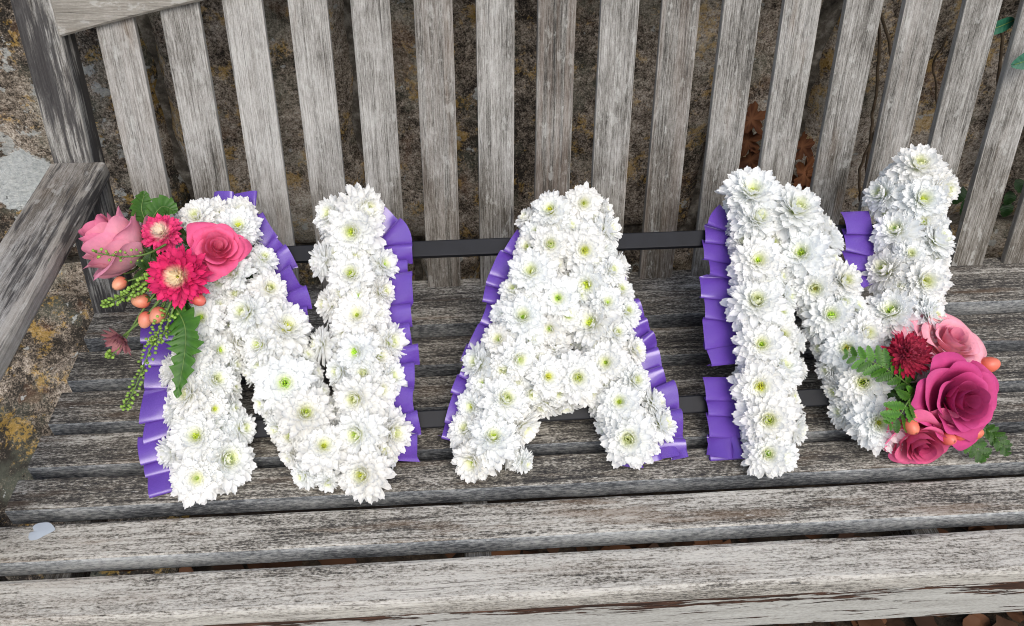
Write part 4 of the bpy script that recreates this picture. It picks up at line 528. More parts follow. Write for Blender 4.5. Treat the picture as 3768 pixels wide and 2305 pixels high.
def centre_mesh(seed):
    rnd = random.Random(seed); vs, fs = [], []
    for i in range(22):
        r = .0036 * math.sqrt(i / 22); az = i * 2.39996; h = .0095 + rnd.uniform(0, .0028) - r * .45; q = .00066
        cx, cy = r * math.cos(az), r * math.sin(az); tx, ty = cx * 1.25, cy * 1.25; b = len(vs)
        for k in range(4):
            an = k * math.pi / 2; vs.append((cx + q * math.cos(an), cy + q * math.sin(an), .003))
        for k in range(4):
            an = k * math.pi / 2; vs.append((tx + q * .9 * math.cos(an), ty + q * .9 * math.sin(an), h))
        vs.append((tx, ty, h + .0005))
        for k in range(4):
            k2 = (k + 1) % 4; fs += [(b + k, b + k2, b + 4 + k2, b + 4 + k), (b + 4 + k, b + 4 + k2, b + 8)]
    return mesh('flower_centre', vs, fs, M_LIME)
CENTRES = [centre_mesh(s) for s in (1, 2, 3)]

# ------------------------------------------------------------------ the three letters
T = math.radians(55)
PO = Vector((0, -.375, 0)); PV, PN = Vector((0, math.sin(T), math.cos(T))), Vector((0, -math.cos(T), math.sin(T)))
PLANE = frame(PO, (1, 0, 0), PV, PN)
def box_run(vs, fs, a, b, hw, h0, h1, ext):
    a, b = Vector((*a, 0)), Vector((*b, 0)); d = (b - a).normalized(); p = Vector((-d.y, d.x, 0)) * hw
    a = a - d * ext; b = b + d * ext; k = len(vs)
    for h in (h0, h1):
        for q in (a - p, b - p, b + p, a + p): vs.append((q.x, q.y, h))
    fs += [(k, k + 3, k + 2, k + 1), (k + 4, k + 5, k + 6, k + 7)] + [(k + i, k + (i + 1) % 4, k + 4 + (i + 1) % 4, k + 4 + i) for i in range(4)]
def sample(path, n):
    P = [Vector(p) for p in path]; Ls = [(P[i + 1] - P[i]).length for i in range(len(P) - 1)]; tot = sum(Ls); out = []
    for k in range(n + 1):
        s = tot * k / n; i = 0
        while i < len(Ls) - 1 and s > Ls[i]: s -= Ls[i]; i += 1
        t = s / Ls[i]; t = min(1, t)
        # Catmull-Rom through the points
        p0, p1, p2, p3 = P[max(0, i - 1)], P[i], P[i + 1], P[min(len(P) - 1, i + 2)]
        out.append(.5 * (2 * p1 + (p2 - p0) * t + (2 * p0 - 5 * p1 + 4 * p2 - p3) * t * t + (3 * p1 - p0 - 3 * p2 + p3) * t ** 3))
    return out, tot
def ribbon_mesh(path, side, width, rnd):
    line, tot = sample(path, 240)
    out = {'L': Vector((-1, 0)), 'R': Vector((1, 0)), 'D': Vector((0, -1)), 'U': Vector((0, 1))}[side]
    n = max(2, round(tot / .030)); edges = [0.0]
    for k in range(n): edges.append(edges[-1] + rnd.uniform(.72, 1.3))
    edges = [e / edges[-1] * tot for e in edges]
    PROF = [(0, 0), (.15, .0028), (.35, .0062), (.6, .0095), (.85, .0112), (1.0, .0116), (1.10, .0110), (1.15, .0092), (1.14, .0068), (1.09, .0040), (1.03, .0016)]
    if side in 'R': PROF = [(0, .0010), (-.07, .0045), (-.09, .0082), (-.05, .0112), (.06, .0128), (.22, .0126), (.42, .0104), (.62, .0074), (.82, .0040), (.95, .0014)]
    stations = []
    for k in range(n):
        p = edges[k + 1] - edges[k]; amp = rnd.uniform(.75, 1.35); ww = width * rnd.uniform(.86, 1.06); sk = rnd.gauss(0, .12); dr = rnd.uniform(-.006, .004)
        for ds, h in PROF: stations.append((edges[k] + ds * p, h * amp, ww, sk * p, dr))
    stations.append((tot, 0, width, 0, 0))
    fine = []
    for a_, b_ in zip(stations[:-1], stations[1:]):
        fine.append(a_); fine.append(tuple((p_ + q_) / 2 for p_, q_ in zip(a_, b_)))
    stations = fine + [stations[-1]]
    NC = 8; vs, fs = [], []
    for s, h, ww, sk, dr in stations:
        f = max(0, min(1, s / tot)) * 240; i = min(239, int(f)); q = line[i].lerp(line[i + 1], f - i)
        tg = (line[min(240, i + 4)] - line[max(0, i - 4)]).normalized()
        o = Vector((tg.y, -tg.x));
        if o.dot(out) < 0: o = -o
        for c in range(NC + 1):
            t = c / NC                                    # 0 at the foam, 1 at the free edge
            pos = q - o * (1 - t) * width + o * (ww - width) * t * 1.0 + tg * (sk * t + (s - max(0, min(tot, s))))
            hh = .017 + h * (.30 + .70 * t) * (1.25 if side == 'R' else .9) + dr * t * t - .004 * (1 - t)
            vs.append((pos.x, pos.y, hh))
    for j in range(len(stations) - 1):
        for c in range(NC):
            k = j * (NC + 1) + c; fs.append((k, k + 1, k + NC + 2, k + NC + 1))
    return mesh('ribbon', vs, fs, M_SATIN)
LETTER = {'N1': ('flower_letter', 'white chrysanthemum letter N at the left end with purple pleated ribbon edging', .42), 'A': ('flower_letter', 'white chrysanthemum letter A in the middle with purple pleated ribbon edging', .77), 'N2': ('flower_letter', 'white chrysanthemum letter N at the right end with purple pleated ribbon edging', 1.12)}
rc = random.Random(5)
for key, (nm, lab, u0) in LETTER.items():
    root = tag(empty(nm, PLANE @ Matrix.Translation((u0, 0, 0))), lab, 'flower letter', 'letters of the floral tribute')
    S = Matrix.Translation((-u0, 0, 0))
    vs, fs, v2, f2 = [], [], [], []
    q = 0
    for pl in SKEL[key]:
        for a, b in zip(pl[:-1], pl[1:]):
            box_run(vs, fs, a, b, .027 + .0004 * q, .0145 + .0003 * q, .0275 + .0004 * q, .006); box_run(v2, f2, a, b, .021 + .0003 * q, .028 + .0003 * q, .036 + .0004 * q, .004); q += 1
    obj('backing_tray', mesh('backing_tray', vs, fs, M_BLACK, False), root, S); obj('foam_block', mesh('foam_block', v2, f2, M_FOAM, False), root, S)
    for path, side, w in RIBBONS[key]:
        obj('ribbon', ribbon_mesh(path, side, w, rc), root, S)
    for i, (u, v, h, nx, ny, nz, s, fill) in enumerate(FLOWERS[key]):
        me = CHRYS[rc.randrange(len(CHRYS))]
        z = Vector((nx + rc.gauss(0, .17), ny + rc.gauss(0, .17), nz)).normalized()
        h2 = h - .004 + rc.uniform(-.002, .003)
        p = Vector((u - u0, v, h2)) - z * .005
        m = aim(p, z, rc.uniform(0, 6.28), (0, 1, 0)) @ Matrix.Diagonal((s, s, s * rc.uniform(.9, 1.15), 1))
        f = obj('chrysanthemum', me, root, m); k = rc.uniform(.97, 1.0); w = rc.uniform(.965, 1.0); f.color = (k, k * (.5 + .5 * w) + .01, k * w, 1)
        cz = rc.choice((.5, .65, .8, .95, 1.1))
        c = obj('flower_centre', CENTRES[rc.randrange(3)], f, Matrix.Diagonal((cz, cz, cz * .9, 1))); c.color = (rc.uniform(.75, 1.1), rc.uniform(.85, 1.1), 1, 1)

# black display frame that carries the letters
fr = tag(empty('display_frame', PLANE @ Matrix.Translation((.75, .05, 0))), 'black flat-bar display frame with two long bars behind the letters', 'display frame')
SF = Matrix.Translation((-.75, -.05, 0))
def bar(name, a, b, w, t, parent, h):
    a, b = Vector((*a, h)), Vector((*b, h)); d = (b - a).normalized(); y = Vector((-d.y, d.x, 0))
    vs, fs = plank((b - a).length, w, t, bev=.0016, nseg=4, wob=0)
    return obj(name, mesh(name, vs, fs, M_BLACK, False), parent, SF @ frame(a, d, y, (0, 0, 1)))
(b1, b2, b3, b4) = BARS
bar('bar', (b1[0] - .17, b1[1] + (b1[1] - b2[1]) * .28), (b2[0] + .36, b2[1]), .0236, .012, fr, .0135)
bar('bar', (b3[0] - .30, b3[1] - .003), (b4[0] + .36, b4[1] + .003), .0236, .012, fr, .0130)
for x in (.34, .77, 1.2):        # struts that prop the frame up from behind
    top = Vector((x, .292, .0015)); w_top = PLANE @ top
    foot = Vector((x, w_top.y + .045, .004)); L = (foot - w_top).length; d = (foot - w_top) / L
    y = Vector((1, 0, 0)); z = d.cross(y)
    vs, fs = plank(L, .014, .007, bev=.001, nseg=2, wob=0)
    obj('prop_leg', mesh('prop_leg', vs, fs, M_BLACK, False), fr, (PLANE @ Matrix.Translation((.75, .05, 0))).inverted() @ frame(w_top, d, y, z))

# ------------------------------------------------------------------ roses, asters and the rest of the two sprays
def rose(name, pos, axis, R, base, rim, label, n=24, openness=1.0, seed=0, squash=1.0, inner=None, spin=0, group=None, lean=(0, 0)):
    """whorls of thin petals: a tight scroll at the heart, then rounded overlapping petals that flare and roll back"""
    rnd = random.Random(seed)
    root = tag(empty(name, aim(pos, axis, spin)), label, 'rose', group)
    whorls = [(3, .15, .50, 150, 0), (4, .27, .54, 88, .05), (5, .42, .50, 66, .16), (5, .60, .40, 58, .42), (5, .80, .26, 52, .75), (4, .95, .08, 50, 1.0)]
    k = 0; drop = max(0, 26 - n) // 4
    for wi, (cnt, rr, hh, hw, fl) in enumerate(whorls):
        if wi == 5 and drop >= 1: cnt = 3
        a0 = rnd.uniform(0, 6.28)
        for q in range(cnt):
            f = wi / 5
            az = a0 + 6.2832 * q / cnt + rnd.gauss(0, .16)
            rim_r = R * rr * rnd.uniform(.90, 1.10); top = R * hh * squash * rnd.uniform(.86, 1.12); bot = -R * (.18 + .26 * f) * squash
            half = D(hw) * rnd.uniform(.92, 1.15); curl = R * (.03 + .24 * fl) * openness * rnd.uniform(.55, 1.45)
            tip = R * rnd.uniform(.0, .07) * fl; ph, ph2 = rnd.uniform(0, 6.28), rnd.uniform(0, 6.28); skew = rnd.gauss(0, .10); ripple = rnd.uniform(.5, 1.5)
            arch = .10 if wi == 0 else .30 + .12 * rnd.random()
            vs, fs, cs = [], [], []; nu, nv = 20, 12
            for j in range(nv + 1):
                t = j / nv
                for i in range(nu + 1):
                    a = i / nu * 2 - 1
                    tt = t * (1 - arch * abs(a) ** 2.4 + .03 * math.sin(a * 6 + ph) * f + skew * a)
                    rad = rim_r * (.16 + .84 * math.sin(min(1.02, tt * 1.04) * math.pi / 2) ** (.85 + .25 * f))
                    z = bot + (top - bot) * tt ** (1.25 + .25 * f)
                    rol = max(0, (tt - .66) / .34)
                    rad += curl * rol ** 1.6 * (1 - .35 * abs(a)) + tip * math.exp(-(a / .2) ** 2) * rol ** 2
                    z -= curl * 1.0 * rol ** 2.8
                    rad *= 1 + .085 * a
                    rad += R * .020 * ripple * math.sin(a * 7.5 + ph) * rol * (.25 + fl); z += R * .026 * ripple * math.sin(a * 6.2 + ph2) * rol * (.3 + fl)
                    an = az + a * half + .10 * rol * math.sin(ph)
                    vs.append((rad * math.cos(an) + lean[0] * R * (1 - f) * .3, rad * math.sin(an) + lean[1] * R * (1 - f) * .3, z))
                    c = lerp(base, rim, min(1, tt ** 1.5 * (.7 + .3 * abs(a)) + .15 * rol))
                    if inner is not None: c = lerp(inner, c, min(1, f * 1.5))
                    st = 1 - .16 * abs(noise.noise(Vector((a * 9, t * 1.2, seed + k * 3.1)))) - .10 * max(0, noise.noise(Vector((a * 22, t * 2.0, seed + k * 5.7))))
                    if tt > .93: st *= 1 + .10 * noise.noise(Vector((a * 6, 3, k)))
                    cs.append(tuple(x * st for x in c))
            for j in range(nv):
                for i in range(nu):
                    q2 = j * (nu + 1) + i; fs.append((q2, q2 + 1, q2 + nu + 2, q2 + nu + 1))
            o = obj('petal', mesh('petal', vs, fs, M_ROSE, True, cs), root); s = rnd.uniform(.90, 1.06); o.color = (s, s * rnd.uniform(.92, 1.08), s, 1); k += 1
    # green calyx and stalk into the foam
    vs, fs, cs = [], [], []
    for k in range(5):
        sweep_petal(vs, fs, cs, R * .62, R * .16, k * 1.2566 + .3, D(-8), D(55), R * .08, -R * .5 * squash, .3, lambda t, a, r: lerp((.07, .12, .03), (.12, .18, .05), t), 3, 6, lambda t: max(.05, 1 - t) ** .7)
    obj('calyx', mesh('calyx', vs, fs, M_LEAF, True, cs), root)
    obj('stalk', tube_mesh('stalk', [Vector((0, 0, -R * .45 * squash)), Vector((0, 0, -R * .95))], [.0032, .003], M_STEM), root)
    return root
def tube_mesh(name, pts, rad, mat, seg=6):
    pts = [Vector(p) for p in pts]; vs, fs = [], []; n = len(pts)
    ref = Vector((.31, .87, .4))
    for i, p in enumerate(pts):
        d = (pts[min(n - 1, i + 1)] - pts[max(0, i - 1)]).normalized(); x = d.cross(ref).normalized(); y = d.cross(x)
        r = rad[i] if isinstance(rad, (list, tuple)) else rad
        for k in range(seg):
            an = 6.2832 * k / seg; vs.append(p + (x * math.cos(an) + y * math.sin(an)) * r)
    for i in range(n - 1):
        for k in range(seg):
            a, b = i * seg + k, i * seg + (k + 1) % seg; fs.append((a, b, b + seg, a + seg))
    fs.append(tuple(range(seg - 1, -1, -1))); fs.append(tuple((n - 1) * seg + k for k in range(seg)))
    return mesh(name, vs, fs, mat)
def smooth3(pts, n=24):
    P = [Vector(p) for p in pts]; out = []
    for k in range(n + 1):
        f = k / n * (len(P) - 1); i = min(len(P) - 2, int(f)); t = f - i
        p0, p1, p2, p3 = P[max(0, i - 1)], P[i], P[i + 1], P[min(len(P) - 1, i + 2)]
        out.append(.5 * (2 * p1 + (p2 - p0) * t + (2 * p0 - 5 * p1 + 4 * p2 - p3) * t * t + (3 * p1 - p0 - 3 * p2 + p3) * t ** 3))
    return out
PINK, PALE = (.66, .20, .30), (.80, .42, .47)
LS, RS = 'roses of the upper left spray', 'roses of the lower right spray'
p, a, r = BLOOMS['R1']; rose('rose', p, a, r * 1.12, (.95, .54, .60), (.95, .33, .50), 'pale pink half-open rose leaning out at the far left of the upper spray', 20, .85, 3, 1.45, (.62, .12, .24), 1.0, LS)
p, a, r = BLOOMS['R2']; rose('rose', p, a, r * 1.06, (.80, .10, .25), (.86, .13, .29), 'hot pink rose with folded petals resting on the top of the left N', 16, 1.15, 8, 1.0, (.86, .18, .32), 2.2, LS)
p, a, r = BLOOMS['R3']; rose('rose', p, a, r * 1.1, (.95, .54, .58), (.92, .38, .48), 'light pink ruffled open rose above the magenta rose in the right spray', 26, 1.3, 5, .75, (.86, .28, .40), .4, RS)
p, a, r = BLOOMS['R4']; rose('rose', p, a, r * 1.06, (.52, .04, .17), (.60, .075, .25), 'large deep magenta rose facing forward in the right spray', 26, .95, 14, 1.0, (.50, .05, .17), .9, RS)
p, a, r = BLOOMS['R5']; rose('rose', (p[0], p[1] + .004, p[2] + .012), a, r * 1.0, (.84, .22, .36), (.80, .14, .31), 'pink rose drooping onto the seat below the magenta rose', 22, .9, 21, 1.0, (.56, .06, .17), 2.6, RS)

def aster(name, pos, axis, R, cols, label, rings, seed, disc_r, disc_col, dome=.0):
    rnd = random.Random(seed); root = tag(empty(name, aim(pos, axis, rnd.uniform(0, 6))), label, 'aster', 'asters in the two sprays')
    for ri, (n, L, w, el, cu, z0) in enumerate(rings):
        vs, fs, cs = [], [], []; a0 = rnd.uniform(0, 6.28)
        for i in range(n):
            LL = L * R * rnd.uniform(.86, 1.1); dk = rnd.uniform(.8, 1.15)
            def cf(t, a, rr):
                d = abs(rr) / R; c = cols(d, t, ri); return tuple(min(1, x * dk) for x in c)
            sweep_petal(vs, fs, cs, LL, w * R * rnd.uniform(.85, 1.1), a0 + 6.2832 * i / n + rnd.gauss(0, .07), D(el + rnd.gauss(0, 6)), D(cu + rnd.gauss(0, 9)), .06 * R, z0 * R, .5, cf, 3, 6, SPOON)
        obj('petal_ring', mesh('petal_ring', vs, fs, M_ASTER, True, cs), root)
    vs, fs, cs = [], [], []
    m = 90
    for i in range(m):
        r = disc_r * R * math.sqrt((i + .5) / m); an = i * 2.39996; q = disc_r * R * .085; h0 = (.10 + dome * (1 - (r / (disc_r * R)) ** 2)) * R; h = h0 + rnd.uniform(.06, .13) * R
        cx, cy = r * math.cos(an), r * math.sin(an); b = len(vs); c = disc_col(r / (disc_r * R))
        for k in range(4): vs.append((cx + q * math.cos(k * 1.5708), cy + q * math.sin(k * 1.5708), h0 - .06 * R)); cs.append(c)
        for k in range(4): vs.append((cx * 1.06 + q * .8 * math.cos(k * 1.5708), cy * 1.06 + q * .8 * math.sin(k * 1.5708), h)); cs.append(c)
        vs.append((cx * 1.06, cy * 1.06, h + .02 * R)); cs.append(c)
        for k in range(4):
            k2 = (k + 1) % 4; fs += [(b + k, b + k2, b + 4 + k2, b + 4 + k), (b + 4 + k, b + 4 + k2, b + 8)]
    obj('disc', mesh('disc', vs, fs, M_ASTER, True, cs), root)
    vs, fs, cs = [], [], []
    for k in range(12): sweep_petal(vs, fs, cs, R * .5, R * .09, k * .5236, D(-20), D(30), R * .05, -.05 * R, .3, lambda t, a, r: (.05, .10, .03), 2, 4, lambda t: max(.1, 1 - t * t))
    obj('calyx', mesh('calyx', vs, fs, M_LEAF, True, cs), root)
    return root
RG = [(24, .98, .115, -14, 22, 0), (24, .93, .112, -3, 24, .05), (24, .86, .108, 9, 24, .10), (22, .76, .10, 22, 24, .14), (19, .62, .08, 38, 22, .18), (17, .50, .066, 50, 24, .21)]
def cA2(d, t, ri):
    return lerp((.86, .74, .52), (.66, .03, .145), min(1, max(0, (d - .22) / .16)))
def cA1(d, t, ri):
    return lerp((.86, .74, .62), (.70, .055, .19), min(1, max(0, (d - .26) / .22)))
p, a, r = BLOOMS['A1']; aster('aster', p, a, r, cA1, 'small cerise aster with white centre under the green leaf tip', RG, 2, .30, lambda q: lerp((.62, .58, .12), (.86, .78, .55), q))
p, a, r = BLOOMS['A2']; aster('aster', p, a, r, cA2, 'large crimson pink aster with cream centre, lowest bloom of the left spray', RG, 6, .30, lambda q: lerp((.56, .55, .06), (.86, .78, .46), q))
RG3 = [(32, .86, .075, -18, 40, 0), (32, .84, .072, -4, 46, .06), (32, .79, .068, 10, 48, .14), (30, .72, .062, 24, 46, .22), (28, .63, .056, 38, 42, .30), (25, .54, .05, 51, 38, .36), (21, .44, .044, 64, 30, .40)]
p, a, r = BLOOMS['A3']; aster('aster', p, a, r, lambda d, t, ri: lerp((.62, .10, .17), (.42, .012, .05), min(1, d * 1.2)), 'dark crimson button aster beside the light pink rose', RG3, 9, .40, lambda q: lerp((.60, .20, .26), (.46, .05, .09), q), .34)

# dusky astrantia hanging from its stalk
p, a, r = BLOOMS['AST']
root = tag(empty('astrantia', aim(p, a, .4)), 'dusky pink astrantia flower hanging left of the letter on a thin stalk', 'flower')
vs, fs, cs = [], [], []
rnd = random.Random(2)
for ring, (n, L, el) in enumerate(((10, 1.15, 18), (9, 1.0, 38))):
    for k in range(n): sweep_petal(vs, fs, cs, L * r, .20 * r, k * 6.2832 / n + ring * .3 + rnd.gauss(0, .06), D(el + rnd.gauss(0, 6)), D(18), .1 * r, 0, .35, lambda t, aa, rr: lerp((.42, .20, .20), (.26, .085, .11), t ** 1.5), 3, 6, lambda t: (.35 + .65 * math.sin(min(1, t / .5) * 1.57)) * max(.03, 1 - max(0, (t - .5) / .5) ** 1.6))
obj('bract', mesh('bract', vs, fs, M_ROSE, True, cs), root)
vs, fs, cs = [], [], []
for k in range(40):
    rr = .45 * r * math.sqrt(k / 40); an = k * 2.4; b = len(vs); x, y = rr * math.cos(an), rr * math.sin(an); h = r * rnd.uniform(.35, .6); q = .045 * r
    for s in ((q, 0), (-q * .5, q * .87), (-q * .5, -q * .87)): vs.append((x + s[0], y + s[1], .05 * r)); cs.append((.10, .03, .045))
    vs.append((x * 1.3, y * 1.3, h)); cs.append((.30, .10, .13)); fs += [(b, b + 1, b + 3), (b + 1, b + 2, b + 3), (b + 2, b, b + 3)]
obj('floret', mesh('floret', vs, fs, M_ROSE, True, cs), root)
inv = root.matrix_basis.inverted()
st = smooth3(list(CURVES['stemAst']) + [Vector(p) - Vector(a) * .004])
obj('stalk', tube_mesh('stalk', [inv @ q for q in st], [.0022] * 14 + [.0017] * (len(st) - 14), M_STEM), root)

# coral hypericum berries
def berry_mesh(seed, c1, c2):
    vs, fs, cs = [], [], []; n, m = 12, 9
    for j in range(m + 1):
        th = math.pi * j / m
        for i in range(n):
            an = 6.2832 * i / n; rr = math.sin(th) * (1 + .05 * math.cos(3 * an)) * (1 - .12 * math.cos(th)); zz = math.cos(th) * 1.22
            vs.append((rr * math.cos(an), rr * math.sin(an), zz)); cs.append((.10, .04, .02) if j == 0 else lerp(c1, c2, .5 + .5 * math.cos(th) * .9 + .1 * math.sin(an)))
    for j in range(m):
        for i in range(n): fs.append((j * n + i, (j + 1) * n + i, (j + 1) * n + (i + 1) % n, j * n + (i + 1) % n))
    return mesh('berry', vs, fs, M_BERRY, True, cs)
BM = berry_mesh(1, (.70, .085, .05), (.80, .22, .145)); BM2 = berry_mesh(2, (.60, .07, .045), (.80, .38, .24))
def berry_sprig(name, pts, label, radius, anchor, seed, bm):
    rnd = random.Random(seed); c = Vector(anchor); root = tag(empty(name, Matrix.Translation(c)), label, 'berries', 'sprigs of coral berries')
    for p in pts:
        p = Vector(p); d = (p - c); dn = d.normalized() if d.length > .001 else Vector((0, -1, .3)); s = radius * rnd.uniform(.88, 1.1)
        b = obj('berry', bm, root, aim(p - c, dn + Vector((rnd.gauss(0, .3), rnd.gauss(0, .3), rnd.gauss(0, .3)))) @ Matrix.Scale(s, 4)); k = rnd.uniform(.85, 1.05); b.color = (k, k * rnd.uniform(.85, 1.15), k, 1)
        mid = d * .5 + Vector((rnd.gauss(0, .003), 0, rnd.gauss(0, .003)))
        obj('stalk', tube_mesh('stalk', smooth3([Vector((0, 0, 0)), mid, d - dn * s * .9], 8), .0011, M_STEM), root)
        vs, fs, cs = [], [], []
        for k in range(5): sweep_petal(vs, fs, cs, s * .8, s * .28, k * 1.2566, D(15), D(40), s * .1, -s * 1.28, .3, lambda t, aa, rr: (.10, .13, .035), 2, 4, lambda t: max(.05, 1 - t ** 2))
        obj('calyx', mesh('calyx', vs, fs, M_LEAF, True, cs), root, aim(p - c, dn))
    return root
berry_sprig('berry_sprig', BERRIES['left'][:1], 'single coral berry beside the green seed spike under the pale pink rose', .0095, Vector(CURVES['clA'][1]), 1, BM2)
berry_sprig('berry_sprig', BERRIES['left'][1:4], 'cluster of three red orange berries under the left spray', .0092, Vector(CURVES['clA'][2]), 2, BM2)
berry_sprig('berry_sprig', BERRIES['left'][4:], 'single coral berry tucked at the lower right of the crimson pink aster', .0085, Vector(CURVES['clA'][4]), 3, BM)
berry_sprig('berry_sprig', BERRIES['right'][:3], 'three coral berries between fern leaf and lower pink rose', .0090, Vector(CURVES['clB'][1]), 4, BM)
berry_sprig('berry_sprig', BERRIES['right'][3:], 'three coral berries peeping out under the magenta rose', .0085, Vector(CURVES['clB'][3]), 5, BM)
berry_sprig('berry_sprig', BERRIES['far'], 'lone coral berry at the far right beside the light pink rose', .0102, Vector(CURVES['clB'][4]) + Vector((.05, 0, 0)), 6, BM)

# green spikes of round seed pods
def ball(n=6, m=4):
    vs, fs = [], []
    for j in range(m + 1):
        th = math.pi * j / m
        for i in range(n): vs.append((math.sin(th) * math.cos(6.2832 * i / n), math.sin(th) * math.sin(6.2832 * i / n), math.cos(th)))
    for j in range(m):
        for i in range(n): fs.append((j * n + i, (j + 1) * n + i, (j + 1) * n + (i + 1) % n, j * n + (i + 1) % n))
    return mesh('seed_pod', vs, fs, M_BEAD)
POD = ball()
def spike(pts, label, n, start, r0, r1, seed, spread=.008):
    rnd = random.Random(seed); L = smooth3(pts, 40); root = tag(empty('seed_spike', Matrix.Translation(L[0])), label, 'seed spike', 'green seed spikes in the left spray')
    L = [q - L[0] for q in L]
    obj('stem', tube_mesh('stem', L, [.0016 - .0009 * i / 40 for i in range(41)], M_STEM), root)
    vs, fs = [], []
    for k in range(n):
        f = start + (1 - start) * (k + .5) / n; i = min(39, int(f * 40)); q = L[i].lerp(L[i + 1], f * 40 - i); d = (L[i + 1] - L[i]).normalized()
        x = d.cross(Vector((.2, .3, .9))).normalized(); y = d.cross(x); an = k * 2.39996 + rnd.gauss(0, .3)
        s = r0 + (r1 - r0) * ((f - start) / (1 - start)); g = 1 - .55 * (f - start) / (1 - start)
        e = q + (x * math.cos(an) + y * math.sin(an)) * spread * g * rnd.uniform(.75, 1.15) + d * .003
        o = obj('seed_pod', POD, root, aim(e, e - q) @ Matrix.Diagonal((s, s * .75, s, 1))); c = rnd.uniform(.75, 1.2); o.color = (c, c, c * .9, 1)
        b = len(vs); w = x * .0004
        vs += [q - w, q + w, e + w, e - w, q + y * .0006, e + y * .0006]; fs += [(b, b + 1, b + 2, b + 3), (b, b + 4, b + 5, b + 3), (b + 1, b + 4, b + 5, b + 2)]
    obj('pedicel', mesh('pedicel', vs, fs, M_STEM), root)
spike(CURVES['spikeA'], 'plump green seed spike pointing left below the pale pink rose', 95, .08, .0030, .0022, 1, .0095)
spike(CURVES['spikeB'], 'long green seed spike hanging down beside the left edge of the N', 90, .10, .0026, .0020, 2, .0105)
spike(CURVES['spikeC'], 'thin sparse green sprig crossing in front of the pale pink rose', 22, .35, .0018, .0024, 3, .010)
spike(CURVES['spikeD'], 'short green seed spike behind the big serrated leaf', 42, .05, .0024, .0020, 4, .010)
spike(CURVES['spikeE'], 'thin green sprig ending just below the dusky astrantia', 26, .80, .0020, .0024, 5, .005)

# leaves
def leaf_mesh(name, pts, width, serr, c0, c1, nrm, fold=.35, teeth=9, depth=.25, lobes=0):
    """a leaf blade along a curve: toothed outline, raised midrib fold"""
    L = smooth3(pts, 54); vs, fs, cs = [], [], []; n = len(L); org = L[0]; nrm = Vector(nrm).normalized()
    for i, q in enumerate(L):
        t = i / (n - 1); d = (L[min(n - 1, i + 1)] - L[max(0, i - 1)]).normalized(); s = d.cross(nrm).normalized(); up = s.cross(d)
        w = width * (math.sin(math.pi * min(1, t * .98 + .02) ** .75) ** .8) + .0004
        w *= 1 - depth * ((t * teeth) % 1.0 if serr else 0)
        if lobes: w *= 1 - .38 * (math.sin(t * lobes * math.pi) ** 8)
        for a in (-1, -.5, 0, .5, 1):
            h = fold * w * abs(a) * (1 if a else 0) - .15 * w * abs(a) ** 2 + .02 * width * math.sin(i * 1.1 + a * 2)
            fw = d * (.30 * width * abs(a))
            vs.append(q - org + s * (a * w) + up * h + fw); cs.append(lerp(c0, c1, .15 + .6 * abs(a) + .25 * (i % 4 == 0)))
    for i in range(n - 1):
        for k in range(4):
            b = i * 5 + k; fs.append((b, b + 1, b + 6, b + 5))
    return mesh(name, vs, fs, M_LEAF, True, cs), org
TOCAM = -RF
def leaf(name, pts, width, label, cat='leaf', c=((.03, .09, .014), (.06, .16, .02)), nrm=None, group=None, **kw):
    me, org = leaf_mesh('blade', pts, width, True, c[0], c[1], nrm or TOCAM, **kw)
    root = tag(empty(name, Matrix.Translation(org)), label, cat, group); obj('blade', me, root)
    L = smooth3(pts, 20); obj('midrib', tube_mesh('midrib', [q - org + Vector(nrm or TOCAM).normalized() * .0004 for q in L], [.0011 - .0008 * i / 20 for i in range(21)], M_STEM), root)
    return root
def shift(pts, v): return [Vector(p) + Vector(v) for p in pts]
lt = CURVES['leafTop']
leaf('leaf', [Vector(lt[0]), (Vector(lt[0]) + Vector(lt[1])) / 2 + Vector((-.006, 0, 0)), Vector(lt[1])], .017, 'pointed dark green leaf standing up behind the small cerise aster', teeth=7, depth=.3, nrm=TOCAM + RX * .9)
leaf('leaf', [Vector(lt[0]), (Vector(lt[0]) + Vector(lt[2])) / 2 + RU * .014, Vector(lt[2])], .018, 'dark green leaf lying towards the white flowers above the cerise aster', teeth=8, depth=.3, nrm=TOCAM + RU * .5)
leaf('leaf', CURVES['leafBig'], .027, 'long jagged dark green leaf hanging over the left N', teeth=11, depth=.45, nrm=TOCAM, lobes=4, c=((.025, .09, .012), (.07, .19, .02)))
def frond(pts, label, pairs, wid, group='fern fronds in the right spray', dark=1.0):
    L = smooth3(pts, 40); org = L[0]; root = tag(empty('fern_frond', Matrix.Translation(org)), label, 'fern', group)
    obj('rachis', tube_mesh('rachis', [q - org for q in L], [.0013 - .0009 * i / 40 for i in range(41)], M_STEM), root)
    rnd = random.Random(len(label))
    for k in range(pairs):
        f = .10 + .84 * k / (pairs - 1); i = int(f * 40); q = L[i]; d = (L[min(40, i + 1)] - L[max(0, i - 1)]).normalized(); s = d.cross(TOCAM).normalized()
        ln = wid * (math.sin(math.pi * (f * .82 + .14)) ** .8)
        for sg in (-1, 1):
            dk = dark * rnd.uniform(.65, 1.3)
            e = q + s * sg * ln * rnd.uniform(.85, 1.1) + d * ln * .75 + TOCAM * rnd.uniform(-.002, .004)
            me, o2 = leaf_mesh('leaflet', [q, (q + e) / 2 + d * .001 + TOCAM * .001, e], ln * .27 + .0008, True, (.03 * dk, .10 * dk, .012 * dk), (.085 * dk, .23 * dk, .022 * dk), TOCAM + RX * rnd.gauss(0, .35) + RU * rnd.gauss(0, .35), .3, 6, .35)
            obj('leaflet', me, root, Matrix.Translation(o2 - org))
    return root
frond(CURVES['fernA'], 'bright green fern frond lying across the white flowers under the dark crimson aster', 9, .020)
frond(CURVES['fernB'], 'small fern frond curling down between dark aster and coral berries', 6, .022)
